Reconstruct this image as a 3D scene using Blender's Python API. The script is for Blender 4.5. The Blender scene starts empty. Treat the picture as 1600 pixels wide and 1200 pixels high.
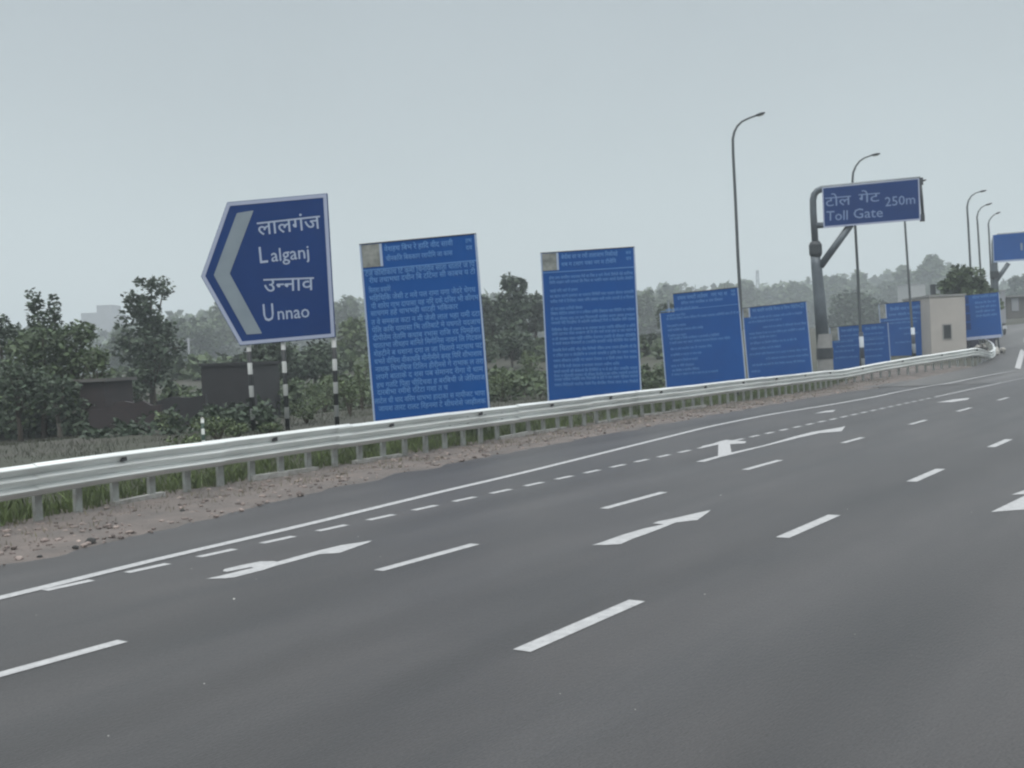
import bpy, bmesh, math, random
import numpy as np
from mathutils import Vector, Matrix, noise
random.seed(7)
SC = bpy.context.scene
COL = SC.collection
R_ = math.radians

# ------------------------------------------------------------------ camera
F, CAMH = 1700.0, 2.3                     # focal length in photo pixels, camera height in metres
ROT = np.array([[0.81840108, 0.02350401, 0.57416656],
                [0.57288730, 0.04477186, -0.81841043],
                [-0.04494243, 0.99872070, 0.02317620]])
cd = bpy.data.cameras.new("camera")
cam = bpy.data.objects.new("camera", cd)
COL.objects.link(cam)
M4 = Matrix([list(r) + [0.0] for r in ROT.tolist()] + [[0, 0, 0, 1]])
M4.translation = Vector((0, 0, CAMH))
cam.matrix_world = M4
cd.sensor_width = 36.0
cd.lens = F / 1600 * 36.0
cd.clip_start, cd.clip_end = 0.1, 8000
SC.camera = cam

# ------------------------------------------------------------------ light
SUN_EL, SUN_AZ = R_(58), R_(150)
world = bpy.data.worlds.new("World")
SC.world = world
world.use_nodes = True
wn, wl = world.node_tree.nodes, world.node_tree.links
bg = wn["Background"]
sky = wn.new("ShaderNodeTexSky")
sky.sky_type = 'NISHITA'
sky.sun_disc = False
sky.sun_elevation, sky.sun_rotation = SUN_EL, SUN_AZ
sky.air_density, sky.dust_density = 1.0, 4.0
# an even overcast deck over that sky: grey-teal low down, brighter towards the zenith
tc = wn.new("ShaderNodeTexCoord")
sep = wn.new("ShaderNodeSeparateXYZ")
wl.new(tc.outputs["Generated"], sep.inputs[0])
ramp = wn.new("ShaderNodeValToRGB")
ramp.color_ramp.elements[0].position = 0.0
ramp.color_ramp.elements[0].color = (5.15, 5.80, 5.90, 1)
ramp.color_ramp.elements[1].position = 1.0
ramp.color_ramp.elements[1].color = (20.0, 20.8, 21.2, 1)
for pos, c in ((0.12, (4.85, 5.5, 5.65)), (0.24, (4.25, 4.8, 5.0)), (0.36, (3.8, 4.3, 4.55)), (0.52, (11.5, 12.3, 12.8))):
    e = ramp.color_ramp.elements.new(pos)
    e.color = (*c, 1)
wl.new(sep.outputs[2], ramp.inputs[0])
cn = wn.new("ShaderNodeTexNoise")
cn.inputs["Scale"].default_value = 1.6
cn.inputs["Detail"].default_value = 4
wl.new(tc.outputs["Generated"], cn.inputs["Vector"])
cm = wn.new("ShaderNodeMapRange")
cm.inputs[1].default_value, cm.inputs[2].default_value = 0.3, 0.7
cm.inputs[3].default_value, cm.inputs[4].default_value = 0.95, 1.05
wl.new(cn.outputs[0], cm.inputs[0])
mulc = wn.new("ShaderNodeMix")
mulc.data_type, mulc.blend_type = 'RGBA', 'MULTIPLY'
mulc.inputs[0].default_value = 1.0
wl.new(ramp.outputs[0], mulc.inputs[6])
wl.new(cm.outputs[0], mulc.inputs[7])
mix = wn.new("ShaderNodeMix")
mix.data_type = 'RGBA'
mix.inputs[0].default_value = 0.94
wl.new(sky.outputs[0], mix.inputs[6])
wl.new(mulc.outputs[2], mix.inputs[7])
wl.new(mix.outputs[2], bg.inputs[0])
bg.inputs[1].default_value = 0.115

sd = bpy.data.lights.new("sun", 'SUN')
sd.energy, sd.angle, sd.color = 1.1, R_(22), (1.0, 0.96, 0.9)
sun = bpy.data.objects.new("sun", sd)
COL.objects.link(sun)
sun.rotation_euler = (R_(90) - SUN_EL, 0, R_(180) - SUN_AZ)
sun.location = (0, 0, 40)

SC.view_settings.view_transform = 'Standard'
SC.view_settings.look = 'None'
SC.view_settings.exposure = 0.08
SC.view_settings.gamma = 1.0
SC.cycles.use_denoising = True
SC.cycles.max_bounces = 5
SC.cycles.transparent_max_bounces = 8
SC.cycles.volume_bounces = 0
SC.cycles.filter_width = 2.3

# ------------------------------------------------------------------ measuring helpers
def ray(px, py):
    return ROT @ np.array([px - 800.0, -(py - 600.0), -F]) / F      # depth 1 along the view axis
def P(px, py, d):
    r = ray(px, py) * d
    return Vector((r[0], r[1], r[2] + CAMH))
def depth(x, y):
    return -(x * ROT[0, 2] + y * ROT[1, 2])
def on_ground(px, py, z=0.0):
    r = ray(px, py)
    t = (z - CAMH) / r[2]
    return Vector((r[0] * t, r[1] * t, z))
def sstep(a, b, x):
    t = min(1.0, max(0.0, (x - a) / (b - a)))
    return t * t * (3 - 2 * t)
def interp(pts, y):
    if y <= pts[0][0]: return pts[0][1]
    for (a, va), (b, vb) in zip(pts, pts[1:]):
        if y <= b: return va + (vb - va) * (y - a) / (b - a)
    return pts[-1][1]
RAIL_X = [(-12, -13.4), (-2, -14.2), (5, -15.3), (9, -16.1), (12.3, -16.9), (17, -17.3), (20.4, -17.5),
          (25.5, -17.9), (34, -18.4), (47, -18.7), (55, -18.9), (70, -19.3), (400, -25)]
VERGE_X = [(-40, -12.4), (0, -12.9), (8, -13.2), (11, -13.9), (14.5, -14.8), (18, -15.3), (23, -15.8), (29, -16.1),
           (41, -16.7), (52, -16.9), (58, -16.4), (61, -15.9), (66, -15.0), (70, -14.2)]
def rise(d):
    t = max(0.0, d - 55)
    return 0.07 * t * t / (t + 3) if d < 118 else 4.22 + 0.0 * d
def G(x, y):
    d = depth(x, y)
    z = rise(d) * sstep(11.5, 15.5, -x) * sstep(-150, -70, x)
    s = interp(RAIL_X, y) - x
    z += 0.38 * sstep(0.8, 2.6, s) * (1 - sstep(13, 22, s)) * (1 - sstep(50, 62, y))
    return z
def hit(px, py):
    """where the line of sight through a photo pixel meets the ground"""
    lo = 5.0
    r = ray(px, py)
    t = lo
    while t < 400:
        x, y, z = r[0] * t, r[1] * t, CAMH + r[2] * t
        if z <= G(x, y): break
        t += 0.1
    return Vector((r[0] * t, r[1] * t, G(r[0] * t, r[1] * t)))

# ------------------------------------------------------------------ materials
def mat(name, col, rough=0.7, var=0.0, scale=3.0, metal=0.0, col2=None, detail=4.0, bump=0.0, bscale=None, stretch=None, spec=None, island=0.0):
    m = bpy.data.materials.new(name)
    m.use_nodes = True
    n, l = m.node_tree.nodes, m.node_tree.links
    b = n["Principled BSDF"]
    b.inputs["Roughness"].default_value = rough
    b.inputs["Metallic"].default_value = metal
    if spec is not None: b.inputs["Specular IOR Level"].default_value = spec
    c2 = col2 or tuple(min(1, c * (1 - var)) for c in col)
    t = n.new("ShaderNodeTexCoord")
    vec = t.outputs["Object"]
    if stretch:
        mp = n.new("ShaderNodeMapping")
        mp.inputs["Scale"].default_value = stretch
        l.new(vec, mp.inputs[0]); vec = mp.outputs[0]
    if var or col2:
        ns = n.new("ShaderNodeTexNoise")
        ns.inputs["Scale"].default_value = scale
        ns.inputs["Detail"].default_value = detail
        ns.inputs["Roughness"].default_value = 0.6
        l.new(vec, ns.inputs["Vector"])
        mr = n.new("ShaderNodeMapRange")
        mr.inputs[1].default_value, mr.inputs[2].default_value = 0.3, 0.7
        l.new(ns.outputs[0], mr.inputs[0])
        mx = n.new("ShaderNodeMix"); mx.data_type = 'RGBA'
        mx.inputs[6].default_value = (*col, 1); mx.inputs[7].default_value = (*c2, 1)
        l.new(mr.outputs[0], mx.inputs[0])
        out = mx.outputs[2]
        if island:
            g = n.new("ShaderNodeNewGeometry")
            mr2 = n.new("ShaderNodeMapRange")
            mr2.inputs[3].default_value, mr2.inputs[4].default_value = 1 - island, 1 + island
            l.new(g.outputs["Random Per Island"], mr2.inputs[0])
            m2 = n.new("ShaderNodeMix"); m2.data_type, m2.blend_type = 'RGBA', 'MULTIPLY'
            m2.inputs[0].default_value = 1
            l.new(out, m2.inputs[6]); l.new(mr2.outputs[0], m2.inputs[7])
            out = m2.outputs[2]
        l.new(out, b.inputs["Base Color"])
    else:
        b.inputs["Base Color"].default_value = (*col, 1)
    if bump:
        nb = n.new("ShaderNodeTexNoise")
        nb.inputs["Scale"].default_value = bscale or scale * 4
        nb.inputs["Detail"].default_value = 3
        l.new(vec, nb.inputs["Vector"])
        bp = n.new("ShaderNodeBump")
        bp.inputs["Strength"].default_value = bump
        bp.inputs["Distance"].default_value = 0.02
        l.new(nb.outputs[0], bp.inputs["Height"])
        l.new(bp.outputs[0], b.inputs["Normal"])
    return m

def asphalt(name, c1, c2):
    m = mat(name, c1, 0.52, col2=c2, scale=0.9, detail=6, bump=0.35, bscale=60, stretch=(1.0, 0.22, 1.0), spec=0.30)
    n, l = m.node_tree.nodes, m.node_tree.links
    b = n["Principled BSDF"]
    src = b.inputs["Base Color"].links[0].from_socket
    t = n.new("ShaderNodeTexCoord")
    v = n.new("ShaderNodeTexNoise"); v.inputs["Scale"].default_value = 55; v.inputs["Detail"].default_value = 3
    l.new(t.outputs["Object"], v.inputs["Vector"])
    mr = n.new("ShaderNodeMapRange")
    mr.inputs[1].default_value, mr.inputs[2].default_value = 0.25, 0.75
    mr.inputs[3].default_value, mr.inputs[4].default_value = 0.60, 1.40
    l.new(v.outputs[0], mr.inputs[0])
    m2 = n.new("ShaderNodeMix"); m2.data_type, m2.blend_type = 'RGBA', 'MULTIPLY'; m2.inputs[0].default_value = 1
    l.new(src, m2.inputs[6]); l.new(mr.outputs[0], m2.inputs[7])
    # broad paving-lane stains
    v3 = n.new("ShaderNodeTexNoise"); v3.inputs["Scale"].default_value = 0.35; v3.inputs["Detail"].default_value = 2
    mp = n.new("ShaderNodeMapping"); mp.inputs["Scale"].default_value = (1.9, 0.07, 1)
    l.new(t.outputs["Object"], mp.inputs[0]); l.new(mp.outputs[0], v3.inputs["Vector"])
    mr3 = n.new("ShaderNodeMapRange")
    mr3.inputs[1].default_value, mr3.inputs[2].default_value = 0.3, 0.7
    mr3.inputs[3].default_value, mr3.inputs[4].default_value = 0.70, 1.25
    l.new(v3.outputs[0], mr3.inputs[0])
    m3 = n.new("ShaderNodeMix"); m3.data_type, m3.blend_type = 'RGBA', 'MULTIPLY'; m3.inputs[0].default_value = 1
    l.new(m2.outputs[2], m3.inputs[6]); l.new(mr3.outputs[0], m3.inputs[7])
    l.new(m3.outputs[2], b.inputs["Base Color"])
    return m

def brick(name, c1, c2, mortar, scale=1.0):
    m = bpy.data.materials.new(name); m.use_nodes = True
    n, l = m.node_tree.nodes, m.node_tree.links
    b = n["Principled BSDF"]; b.inputs["Roughness"].default_value = 0.9
    t = n.new("ShaderNodeTexCoord")
    sp = n.new("ShaderNodeSeparateXYZ"); l.new(t.outputs["Object"], sp.inputs[0])
    ad = n.new("ShaderNodeMath"); l.new(sp.outputs[0], ad.inputs[0]); l.new(sp.outputs[1], ad.inputs[1])
    cb = n.new("ShaderNodeCombineXYZ"); l.new(ad.outputs[0], cb.inputs[0]); l.new(sp.outputs[2], cb.inputs[1])
    k = n.new("ShaderNodeTexBrick")
    k.inputs["Scale"].default_value = scale
    k.inputs["Brick Width"].default_value = 0.24; k.inputs["Row Height"].default_value = 0.085; k.inputs["Mortar Size"].default_value = 0.008
    k.inputs["Color1"].default_value = (*c1, 1); k.inputs["Color2"].default_value = (*c2, 1); k.inputs["Mortar"].default_value = (*mortar, 1)
    l.new(cb.outputs[0], k.inputs["Vector"]); l.new(k.outputs[0], b.inputs["Base Color"])
    return m

def banded(name, c1, c2, period, phase=0.0):
    """paint in even horizontal bands, measured up from the foot of the post"""
    m = bpy.data.materials.new(name); m.use_nodes = True
    n, l = m.node_tree.nodes, m.node_tree.links
    b = n["Principled BSDF"]; b.inputs["Roughness"].default_value = 0.55
    t = n.new("ShaderNodeTexCoord")
    sp = n.new("ShaderNodeSeparateXYZ"); l.new(t.outputs["Object"], sp.inputs[0])
    a = n.new("ShaderNodeMath"); a.operation = 'ADD'; a.inputs[1].default_value = phase + 50 * period
    l.new(sp.outputs[2], a.inputs[0])
    md = n.new("ShaderNodeMath"); md.operation = 'MODULO'; md.inputs[1].default_value = period; l.new(a.outputs[0], md.inputs[0])
    g = n.new("ShaderNodeMath"); g.operation = 'GREATER_THAN'; g.inputs[1].default_value = period / 2; l.new(md.outputs[0], g.inputs[0])
    mx = n.new("ShaderNodeMix"); mx.data_type = 'RGBA'
    mx.inputs[6].default_value = (*c1, 1); mx.inputs[7].default_value = (*c2, 1)
    l.new(g.outputs[0], mx.inputs[0]); l.new(mx.outputs[2], b.inputs["Base Color"])
    return m

MT = {}
MT['asphalt'] = asphalt('asphalt', (0.051, 0.0478, 0.0475), (0.032, 0.0316, 0.0325))
MT['asphalt_old'] = asphalt('asphalt_old', (0.075, 0.072, 0.07), (0.058, 0.056, 0.055))
MT['paint'] = mat('road_paint', (0.40, 0.40, 0.40), 0.6, col2=(0.27, 0.27, 0.275), scale=9, detail=8)
_n, _l = MT['paint'].node_tree.nodes, MT['paint'].node_tree.links
_b = _n["Principled BSDF"]; _src = _b.inputs["Base Color"].links[0].from_socket
_t = _n.new("ShaderNodeTexCoord"); _w = _n.new("ShaderNodeTexNoise"); _w.inputs["Scale"].default_value = 22; _w.inputs["Detail"].default_value = 5; _w.inputs["Roughness"].default_value = .7
_l.new(_t.outputs["Object"], _w.inputs["Vector"])
_r = _n.new("ShaderNodeMapRange"); _r.inputs[1].default_value, _r.inputs[2].default_value = .60, .70
_l.new(_w.outputs[0], _r.inputs[0])
_m = _n.new("ShaderNodeMix"); _m.data_type = 'RGBA'; _m.inputs[7].default_value = (.10, .10, .10, 1)
_l.new(_r.outputs[0], _m.inputs[0]); _l.new(_src, _m.inputs[6]); _l.new(_m.outputs[2], _b.inputs["Base Color"])
MT['verge'] = mat('reddish_gravel', (0.140, 0.116, 0.104), 0.95, col2=(0.075, 0.068, 0.063), scale=1.1, detail=8, bump=0.9, bscale=18)
MT['field'] = mat('field_soil', (0.045, 0.041, 0.033), 0.95, col2=(0.028, 0.034, 0.018), scale=0.35, detail=8, bump=0.8, bscale=3)
MT['kerb'] = mat('whitewashed_concrete', (0.42, 0.41, 0.39), 0.85, col2=(0.2, 0.19, 0.17), scale=4, bump=0.5)
MT['rail'] = mat('galvanised_rail', (0.74, 0.76, 0.745), 0.42, col2=(0.52, 0.535, 0.52), scale=1.2, metal=0.35, stretch=(0.4, 0.4, 6))
MT['rail_post'] = mat('galvanised_post', (0.34, 0.36, 0.34), 0.6, col2=(0.22, 0.22, 0.205), scale=5, metal=0.2)
MT['bolt'] = mat('dark_bolt', (0.035, 0.036, 0.04), 0.7)
MT['steel'] = mat('grey_steel', (0.105, 0.125, 0.14), 0.45, col2=(0.075, 0.09, 0.105), scale=2, metal=0.2)
MT['lamp_steel'] = mat('lamp_steel', (0.07, 0.08, 0.085), 0.5, metal=0.2)
MT['dark_steel'] = mat('dark_steel', (0.025, 0.03, 0.035), 0.55)
MT['navy'] = mat('navy_sheeting', (0.001, 0.032, 0.150), 0.6, col2=(0.001, 0.026, 0.125), scale=0.8, spec=.1)
MT['blue'] = mat('blue_sheeting', (0.001, 0.070, 0.275), 0.6, col2=(0.001, 0.057, 0.230), scale=0.7, spec=.1)
MT['edge'] = mat('pale_edge', (0.30, 0.37, 0.50), 0.5)
MT['border'] = mat('white_border', (0.32, 0.36, 0.48), 0.5)
MT['chevron'] = mat('reflective_grey_white', (0.20, 0.245, 0.28), 0.5, col2=(0.17, 0.21, 0.245), scale=1.5)
MT['letter'] = mat('white_lettering', (0.34, 0.40, 0.52), 0.6, spec=.1)
MT['toll_letter'] = mat('dull_lettering', (0.17, 0.24, 0.40), 0.6, spec=.1)
MT['small_letter'] = mat('pale_blue_lettering', (0.10, 0.235, 0.50), 0.6, spec=.1)
MT['picture'] = mat('faded_picture', (0.26, 0.27, 0.25), 0.6, col2=(0.09, 0.10, 0.095), scale=3.5, detail=3)
MT['bandpost'] = banded('black_white_bands', (0.012, 0.014, 0.016), (0.40, 0.41, 0.40), 0.72)
MT['concrete'] = mat('concrete', (0.26, 0.26, 0.25), 0.85, col2=(0.19, 0.19, 0.185), scale=2, bump=0.3)
MT['beige'] = mat('beige_plaster', (0.40, 0.375, 0.345), 0.9, col2=(0.33, 0.31, 0.29), scale=0.6, detail=6)
MT['brick'] = brick('sooty_brick', (0.032, 0.021, 0.022), (0.024, 0.018, 0.020), (0.03, 0.028, 0.028))
MT['brick_dark'] = brick('dark_brick', (0.020, 0.018, 0.021), (0.015, 0.015, 0.018), (0.022, 0.022, 0.022))
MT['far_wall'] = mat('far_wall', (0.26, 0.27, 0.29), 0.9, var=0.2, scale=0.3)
MT['grey_wall'] = mat('grey_wall', (0.12, 0.115, 0.11), 0.9, var=0.3, scale=0.6)
MT['glass'] = mat('dark_glass', (0.02, 0.022, 0.025), 0.2)
MT['bark'] = mat('bark', (0.07, 0.055, 0.042), 0.95, var=0.4, scale=5, bump=0.5)
MT['pale_bark'] = mat('pale_bark', (0.20, 0.18, 0.155), 0.9, var=0.35, scale=4)
def leafmat(name, c, c2):
    m = mat(name, c, 0.65, col2=c2, scale=0.55, detail=3, island=0.45)
    return m
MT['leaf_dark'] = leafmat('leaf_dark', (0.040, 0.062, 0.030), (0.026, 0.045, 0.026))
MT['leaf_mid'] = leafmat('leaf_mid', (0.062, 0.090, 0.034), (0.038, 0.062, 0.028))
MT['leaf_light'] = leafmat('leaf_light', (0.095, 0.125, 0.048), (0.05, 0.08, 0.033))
MT['grass'] = leafmat('grass_blades', (0.10, 0.135, 0.045), (0.06, 0.085, 0.03))
MT['bank_green'] = leafmat('bank_green', (0.043, 0.047, 0.027), (0.028, 0.031, 0.018))
MT['dry_grass'] = leafmat('dry_grass', (0.16, 0.14, 0.085), (0.09, 0.085, 0.045))
MT['stone'] = mat('stones', (0.22, 0.18, 0.16), 0.9, col2=(0.11, 0.09, 0.085), scale=2, island=0.6)
MT['dark_stone'] = mat('dark_stone', (0.035, 0.034, 0.033), 0.9, var=0.4, scale=8)
MT['fleck'] = mat('pale_flecks', (0.45, 0.44, 0.42), 0.8)
MT['tyre'] = mat('tyre_rubber', (0.02, 0.02, 0.022), 0.8)
MT['car_dark'] = mat('dark_car_paint', (0.03, 0.028, 0.05), 0.35)
MT['car_white'] = mat('white_car_paint', (0.6, 0.6, 0.62), 0.35)
MT['lens'] = mat('lamp_lens', (0.5, 0.5, 0.48), 0.3)

# ------------------------------------------------------------------ mesh helpers
def wloc(o):
    v = Vector((0, 0, 0))
    while o is not None:
        v += o.location; o = o.parent
    return v
class MB:
    def __init__(s): s.v, s.f = [], []
    def add(s, vs, fs):
        o = len(s.v); s.v += [tuple(p) for p in vs]; s.f += [tuple(i + o for i in f) for f in fs]; return s
    def boxf(s, c, u, v, n, w, h, t):
        """box centred at c with half axes along unit vectors u, v, n"""
        c, u, v, n = Vector(c), Vector(u) * w / 2, Vector(v) * h / 2, Vector(n) * t / 2
        p = [c + a * u + b * v + d * n for d in (-1, 1) for b in (-1, 1) for a in (-1, 1)]
        return s.add(p, [(0, 2, 3, 1), (4, 5, 7, 6), (0, 1, 5, 4), (2, 6, 7, 3), (0, 4, 6, 2), (1, 3, 7, 5)])
    def box(s, x0, x1, y0, y1, z0, z1):
        return s.boxf(((x0 + x1) / 2, (y0 + y1) / 2, (z0 + z1) / 2), (1, 0, 0), (0, 1, 0), (0, 0, 1), x1 - x0, y1 - y0, z1 - z0)
    def prism(s, pts, n, t):
        """flat outline pts, front face at pts, thickness t away from n"""
        k = len(pts); n = Vector(n).normalized()
        b = [Vector(p) - n * t for p in pts]
        return s.add(list(pts) + b, [tuple(range(k)), tuple(range(2 * k - 1, k - 1, -1))] + [(i, i + k, (i + 1) % k + k, (i + 1) % k) for i in range(k)])
    def tube(s, pts, rad, seg=10, cap=True):
        pts = [Vector(p) for p in pts]
        if not hasattr(rad, '__len__'): rad = [rad] * len(pts)
        o = len(s.v); ref = None
        for i, p in enumerate(pts):
            t = (pts[min(i + 1, len(pts) - 1)] - pts[max(i - 1, 0)]).normalized()
            if ref is None:
                ref = Vector((1, 0, 0)) if abs(t.x) < 0.8 else Vector((0, 1, 0))
            a = (ref - t * ref.dot(t)).normalized(); b = t.cross(a); ref = a
            for k in range(seg):
                w = 2 * math.pi * k / seg
                s.v.append(tuple(p + (a * math.cos(w) + b * math.sin(w)) * rad[i]))
        for i in range(len(pts) - 1):
            for k in range(seg):
                q = (k + 1) % seg
                s.f.append((o + i * seg + k, o + i * seg + q, o + (i + 1) * seg + q, o + (i + 1) * seg + k))
        if cap:
            s.f.append(tuple(o + k for k in range(seg - 1, -1, -1)))
            s.f.append(tuple(o + (len(pts) - 1) * seg + k for k in range(seg)))
        return s
    def build(s, name, m, parent=None, smooth=False, loc=None):
        me = bpy.data.meshes.new(name)
        base = wloc(parent) if parent is not None else (Vector(loc) if loc is not None else Vector((0, 0, 0)))
        me.from_pydata([(x - base.x, y - base.y, z - base.z) for x, y, z in s.v], [], s.f)
        me.materials.append(m)
        if smooth: me.polygons.foreach_set("use_smooth", [True] * len(me.polygons))
        me.update()
        o = bpy.data.objects.new(name, me); COL.objects.link(o)
        if parent is not None: o.parent = parent
        elif loc is not None: o.location = loc
        return o
def tag(o, label=None, cat=None, group=None, kind=None):
    if label: o["label"] = label
    if cat: o["category"] = cat
    if group: o["group"] = group
    if kind: o["kind"] = kind
    return o
def empty(name, loc, label=None, cat=None, group=None):
    o = bpy.data.objects.new(name, None); COL.objects.link(o)
    o.empty_display_size = 0.3; o.location = loc
    return tag(o, label, cat, group)
def copy_tree(o, parent=None):
    c = o.copy(); COL.objects.link(c); c.parent = parent
    for ch in o.children: copy_tree(ch, c)
    return c

# ------------------------------------------------------------------ lettering
def text_geo(s, bold=0.0):
    c = bpy.data.curves.new("lettering_curve", 'FONT'); c.body = s; c.resolution_u = 2; c.offset = bold
    o = bpy.data.objects.new("lettering_curve", c); COL.objects.link(o)
    dg = bpy.context.evaluated_depsgraph_get()
    me = bpy.data.meshes.new_from_object(o.evaluated_get(dg))
    v = [tuple(p.co) for p in me.vertices]; f = [tuple(p.vertices) for p in me.polygons]
    bpy.data.objects.remove(o); bpy.data.curves.remove(c); bpy.data.meshes.remove(me)
    return v, f
def cut_right(v, f, xmax):
    bm = bmesh.new()
    vs = [bm.verts.new(p) for p in v]
    for q in f:
        try: bm.faces.new([vs[i] for i in q])
        except ValueError: pass
    bmesh.ops.bisect_plane(bm, geom=bm.verts[:] + bm.edges[:] + bm.faces[:], plane_co=(xmax, 0, 0), plane_no=(1, 0, 0), clear_outer=True)
    bm.verts.index_update()
    r = [tuple(p.co) for p in bm.verts], [tuple(p.index for p in q.verts) for q in bm.faces]
    bm.free(); return r
def join_geo(parts):
    v, f, x = [], [], 0.0
    for pv, pf, adv in parts:
        o = len(v); v += [(a + x, b, c) for a, b, c in pv]; f += [tuple(i + o for i in q) for q in pf]; x += adv
    return v, f
def unnao_hindi(bold):
    u, n, na, va = text_geo("उ", bold), text_geo("न", bold), text_geo("ना", bold), text_geo("व", bold)
    wx = lambda g: max(p[0] for p in g[0])
    half = cut_right(*n, wx(n) * 0.66)
    return join_geo([(*u, wx(u) - 0.01), (*half, wx(half) - 0.01), (*na, wx(na) - 0.01), (*va, 0)])
def lay(mb, geo, a, b, n, cap, ref):
    """geo laid with its base line from point a to point b, letters `cap` metres high"""
    v, f = geo
    x0 = min(p[0] for p in v); x1 = max(p[0] for p in v)
    u = Vector(b) - Vector(a); L = u.length; u.normalize()
    w = Vector(n).cross(u).normalized()
    mb.add([Vector(a) + u * ((p[0] - x0) / (x1 - x0) * L) + w * (p[1] / ref * cap) for p in v], f)
DEVA = "कगचजटतदनपबमयरलवसहभशध"
rt = random.Random(11)
def row_text(nchar):
    """a row of unreadable Devanagari-like words about nchar letters long"""
    out, k = [], 0
    while k < nchar:
        w = ""; m = rt.randint(1, 4)
        for _ in range(m):
            r = rt.random(); c = rt.choice(DEVA)
            w += "ि" + c if r < .12 else c + ("" if r < .55 else rt.choice("ााीे"))
        out.append(w); k += m + .5
    return " ".join(out)

# ------------------------------------------------------------------ sign planes measured from the photograph
class Plane:
    """an upright rectangle fitted to four photo corners (TL, TR, BR, BL) at a given distance"""
    def __init__(s, corners, d, prior=0.30, weight=14.0):
        cx = sum(c[0] for c in corners) / 4; cy = sum(c[1] for c in corners) / 4
        x = np.array([cx, cy, prior, -0.03, abs(corners[1][0] - corners[0][0]) * d / F, abs(corners[3][1] - corners[0][1]) * d / F])
        s.d = d
        def res(x):
            r = []
            for (sx, sy), c in zip(((-1, 1), (1, 1), (1, -1), (-1, -1)), corners):
                o, u, v, n = s.frame(x)
                p = o + u * sx * x[4] / 2 + v * sy * x[5] / 2
                c3 = ROT.T @ (np.array(p) - np.array([0, 0, CAMH]))
                r += [800 - F * c3[0] / c3[2] - c[0], 600 + F * c3[1] / c3[2] - c[1]]
            r.append((x[2] - prior) * weight)
            return np.array(r)
        for _ in range(15):
            r0 = res(x); J = np.zeros((len(r0), 6))
            for k in range(6):
                h = 1e-4 * max(1, abs(x[k])); y = x.copy(); y[k] += h
                J[:, k] = (res(y) - r0) / h
            x = x - np.linalg.lstsq(J, r0, rcond=None)[0]
        s.x = x; s.o, s.u, s.v, s.n = [Vector(q) for q in s.frame(x)]
        s.w, s.h = x[4], x[5]
    def frame(s, x):
        c = P(x[0], x[1], s.d)
        u0 = np.array([math.cos(x[2]), math.sin(x[2]), 0]); z = np.array([0, 0, 1.0])
        u = u0 * math.cos(x[3]) - z * math.sin(x[3]); v = u0 * math.sin(x[3]) + z * math.cos(x[3])
        return np.array(c), u, v, np.cross(u, v)
    def at(s, fx, fy, out=0.0):
        """fx 0..1 from the left, fy 0..1 from the top"""
        return s.o + s.u * (fx - 0.5) * s.w + s.v * (0.5 - fy) * s.h + s.n * out
    def px(s, x, y, out=0.0):
        r = Vector(ray(x, y)); c = Vector((0, 0, CAMH))
        t = (s.o - c).dot(s.n) / r.dot(s.n)
        return c + r * t + s.n * out
    def quad(s, mb, fx0, fx1, fy0, fy1, out, t):
        return mb.prism([s.at(fx0, fy1, out), s.at(fx1, fy1, out), s.at(fx1, fy0, out), s.at(fx0, fy0, out)], s.n, t)

# ================================================================== THE SETTING
def grid_obj(name, xs, ys, fz, m):
    mb = MB()
    for y in ys:
        for x in xs: mb.v.append((x, y, fz(x, y)))
    k = len(xs)
    for j in range(len(ys) - 1):
        for i in range(k - 1):
            mb.f.append((j * k + i, j * k + i + 1, (j + 1) * k + i + 1, (j + 1) * k + i))
    return mb.build(name, m, smooth=True)
def spread(lims):
    out = []
    for a, b, st in lims:
        x = a
        while x < b - 1e-6: out.append(x); x += st
    out.append(lims[-1][1]); return out
def ground_z(x, y):
    z = G(x, y)
    s = interp(RAIL_X, y) - x
    cover = 1 - sstep(0.3, 1.0, s)
    z += 0.10 * (noise.noise((x * 0.25, y * 0.25, 0))) * sstep(1.5, 5, s)
    return z - 0.12 * cover - (0.3 if x > -12 else 0)
xs = spread([(-3000, -300, 300), (-300, -100, 20), (-100, -40, 3), (-40, -8, 0.6), (-8, 40, 8), (40, 300, 40), (300, 3000, 450)])
ys = spread([(-800, -40, 120), (-40, 0, 5), (0, 90, 1.0), (90, 220, 4), (220, 500, 40), (500, 4000, 500)])
tag(grid_obj('ground', xs, ys, ground_z, MT['field']), kind='structure')

# the carriageway
mb = MB()
yr = spread([(-60, 0, 6), (0, 70, 0.25), (70, 400, 15)])
for y in yr:
    xl = interp(VERGE_X, y) if y <= 70 else -11.6
    xl += 0.28 * noise.noise((y * 0.5, 3.3, 0)) + 0.14 * noise.noise((y * 1.9, 1.3, 0))
    mb.v += [(xl, y, 0.0), (-8, y, 0.0), (4, y, 0.0), (16, y, 0.0)]
for j in range(len(yr) - 1):
    for i in range(3): mb.f.append((j * 4 + i, j * 4 + i + 1, j * 4 + i + 5, j * 4 + i + 4))
road = tag(mb.build('road', MT['asphalt']), kind='structure')

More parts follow.
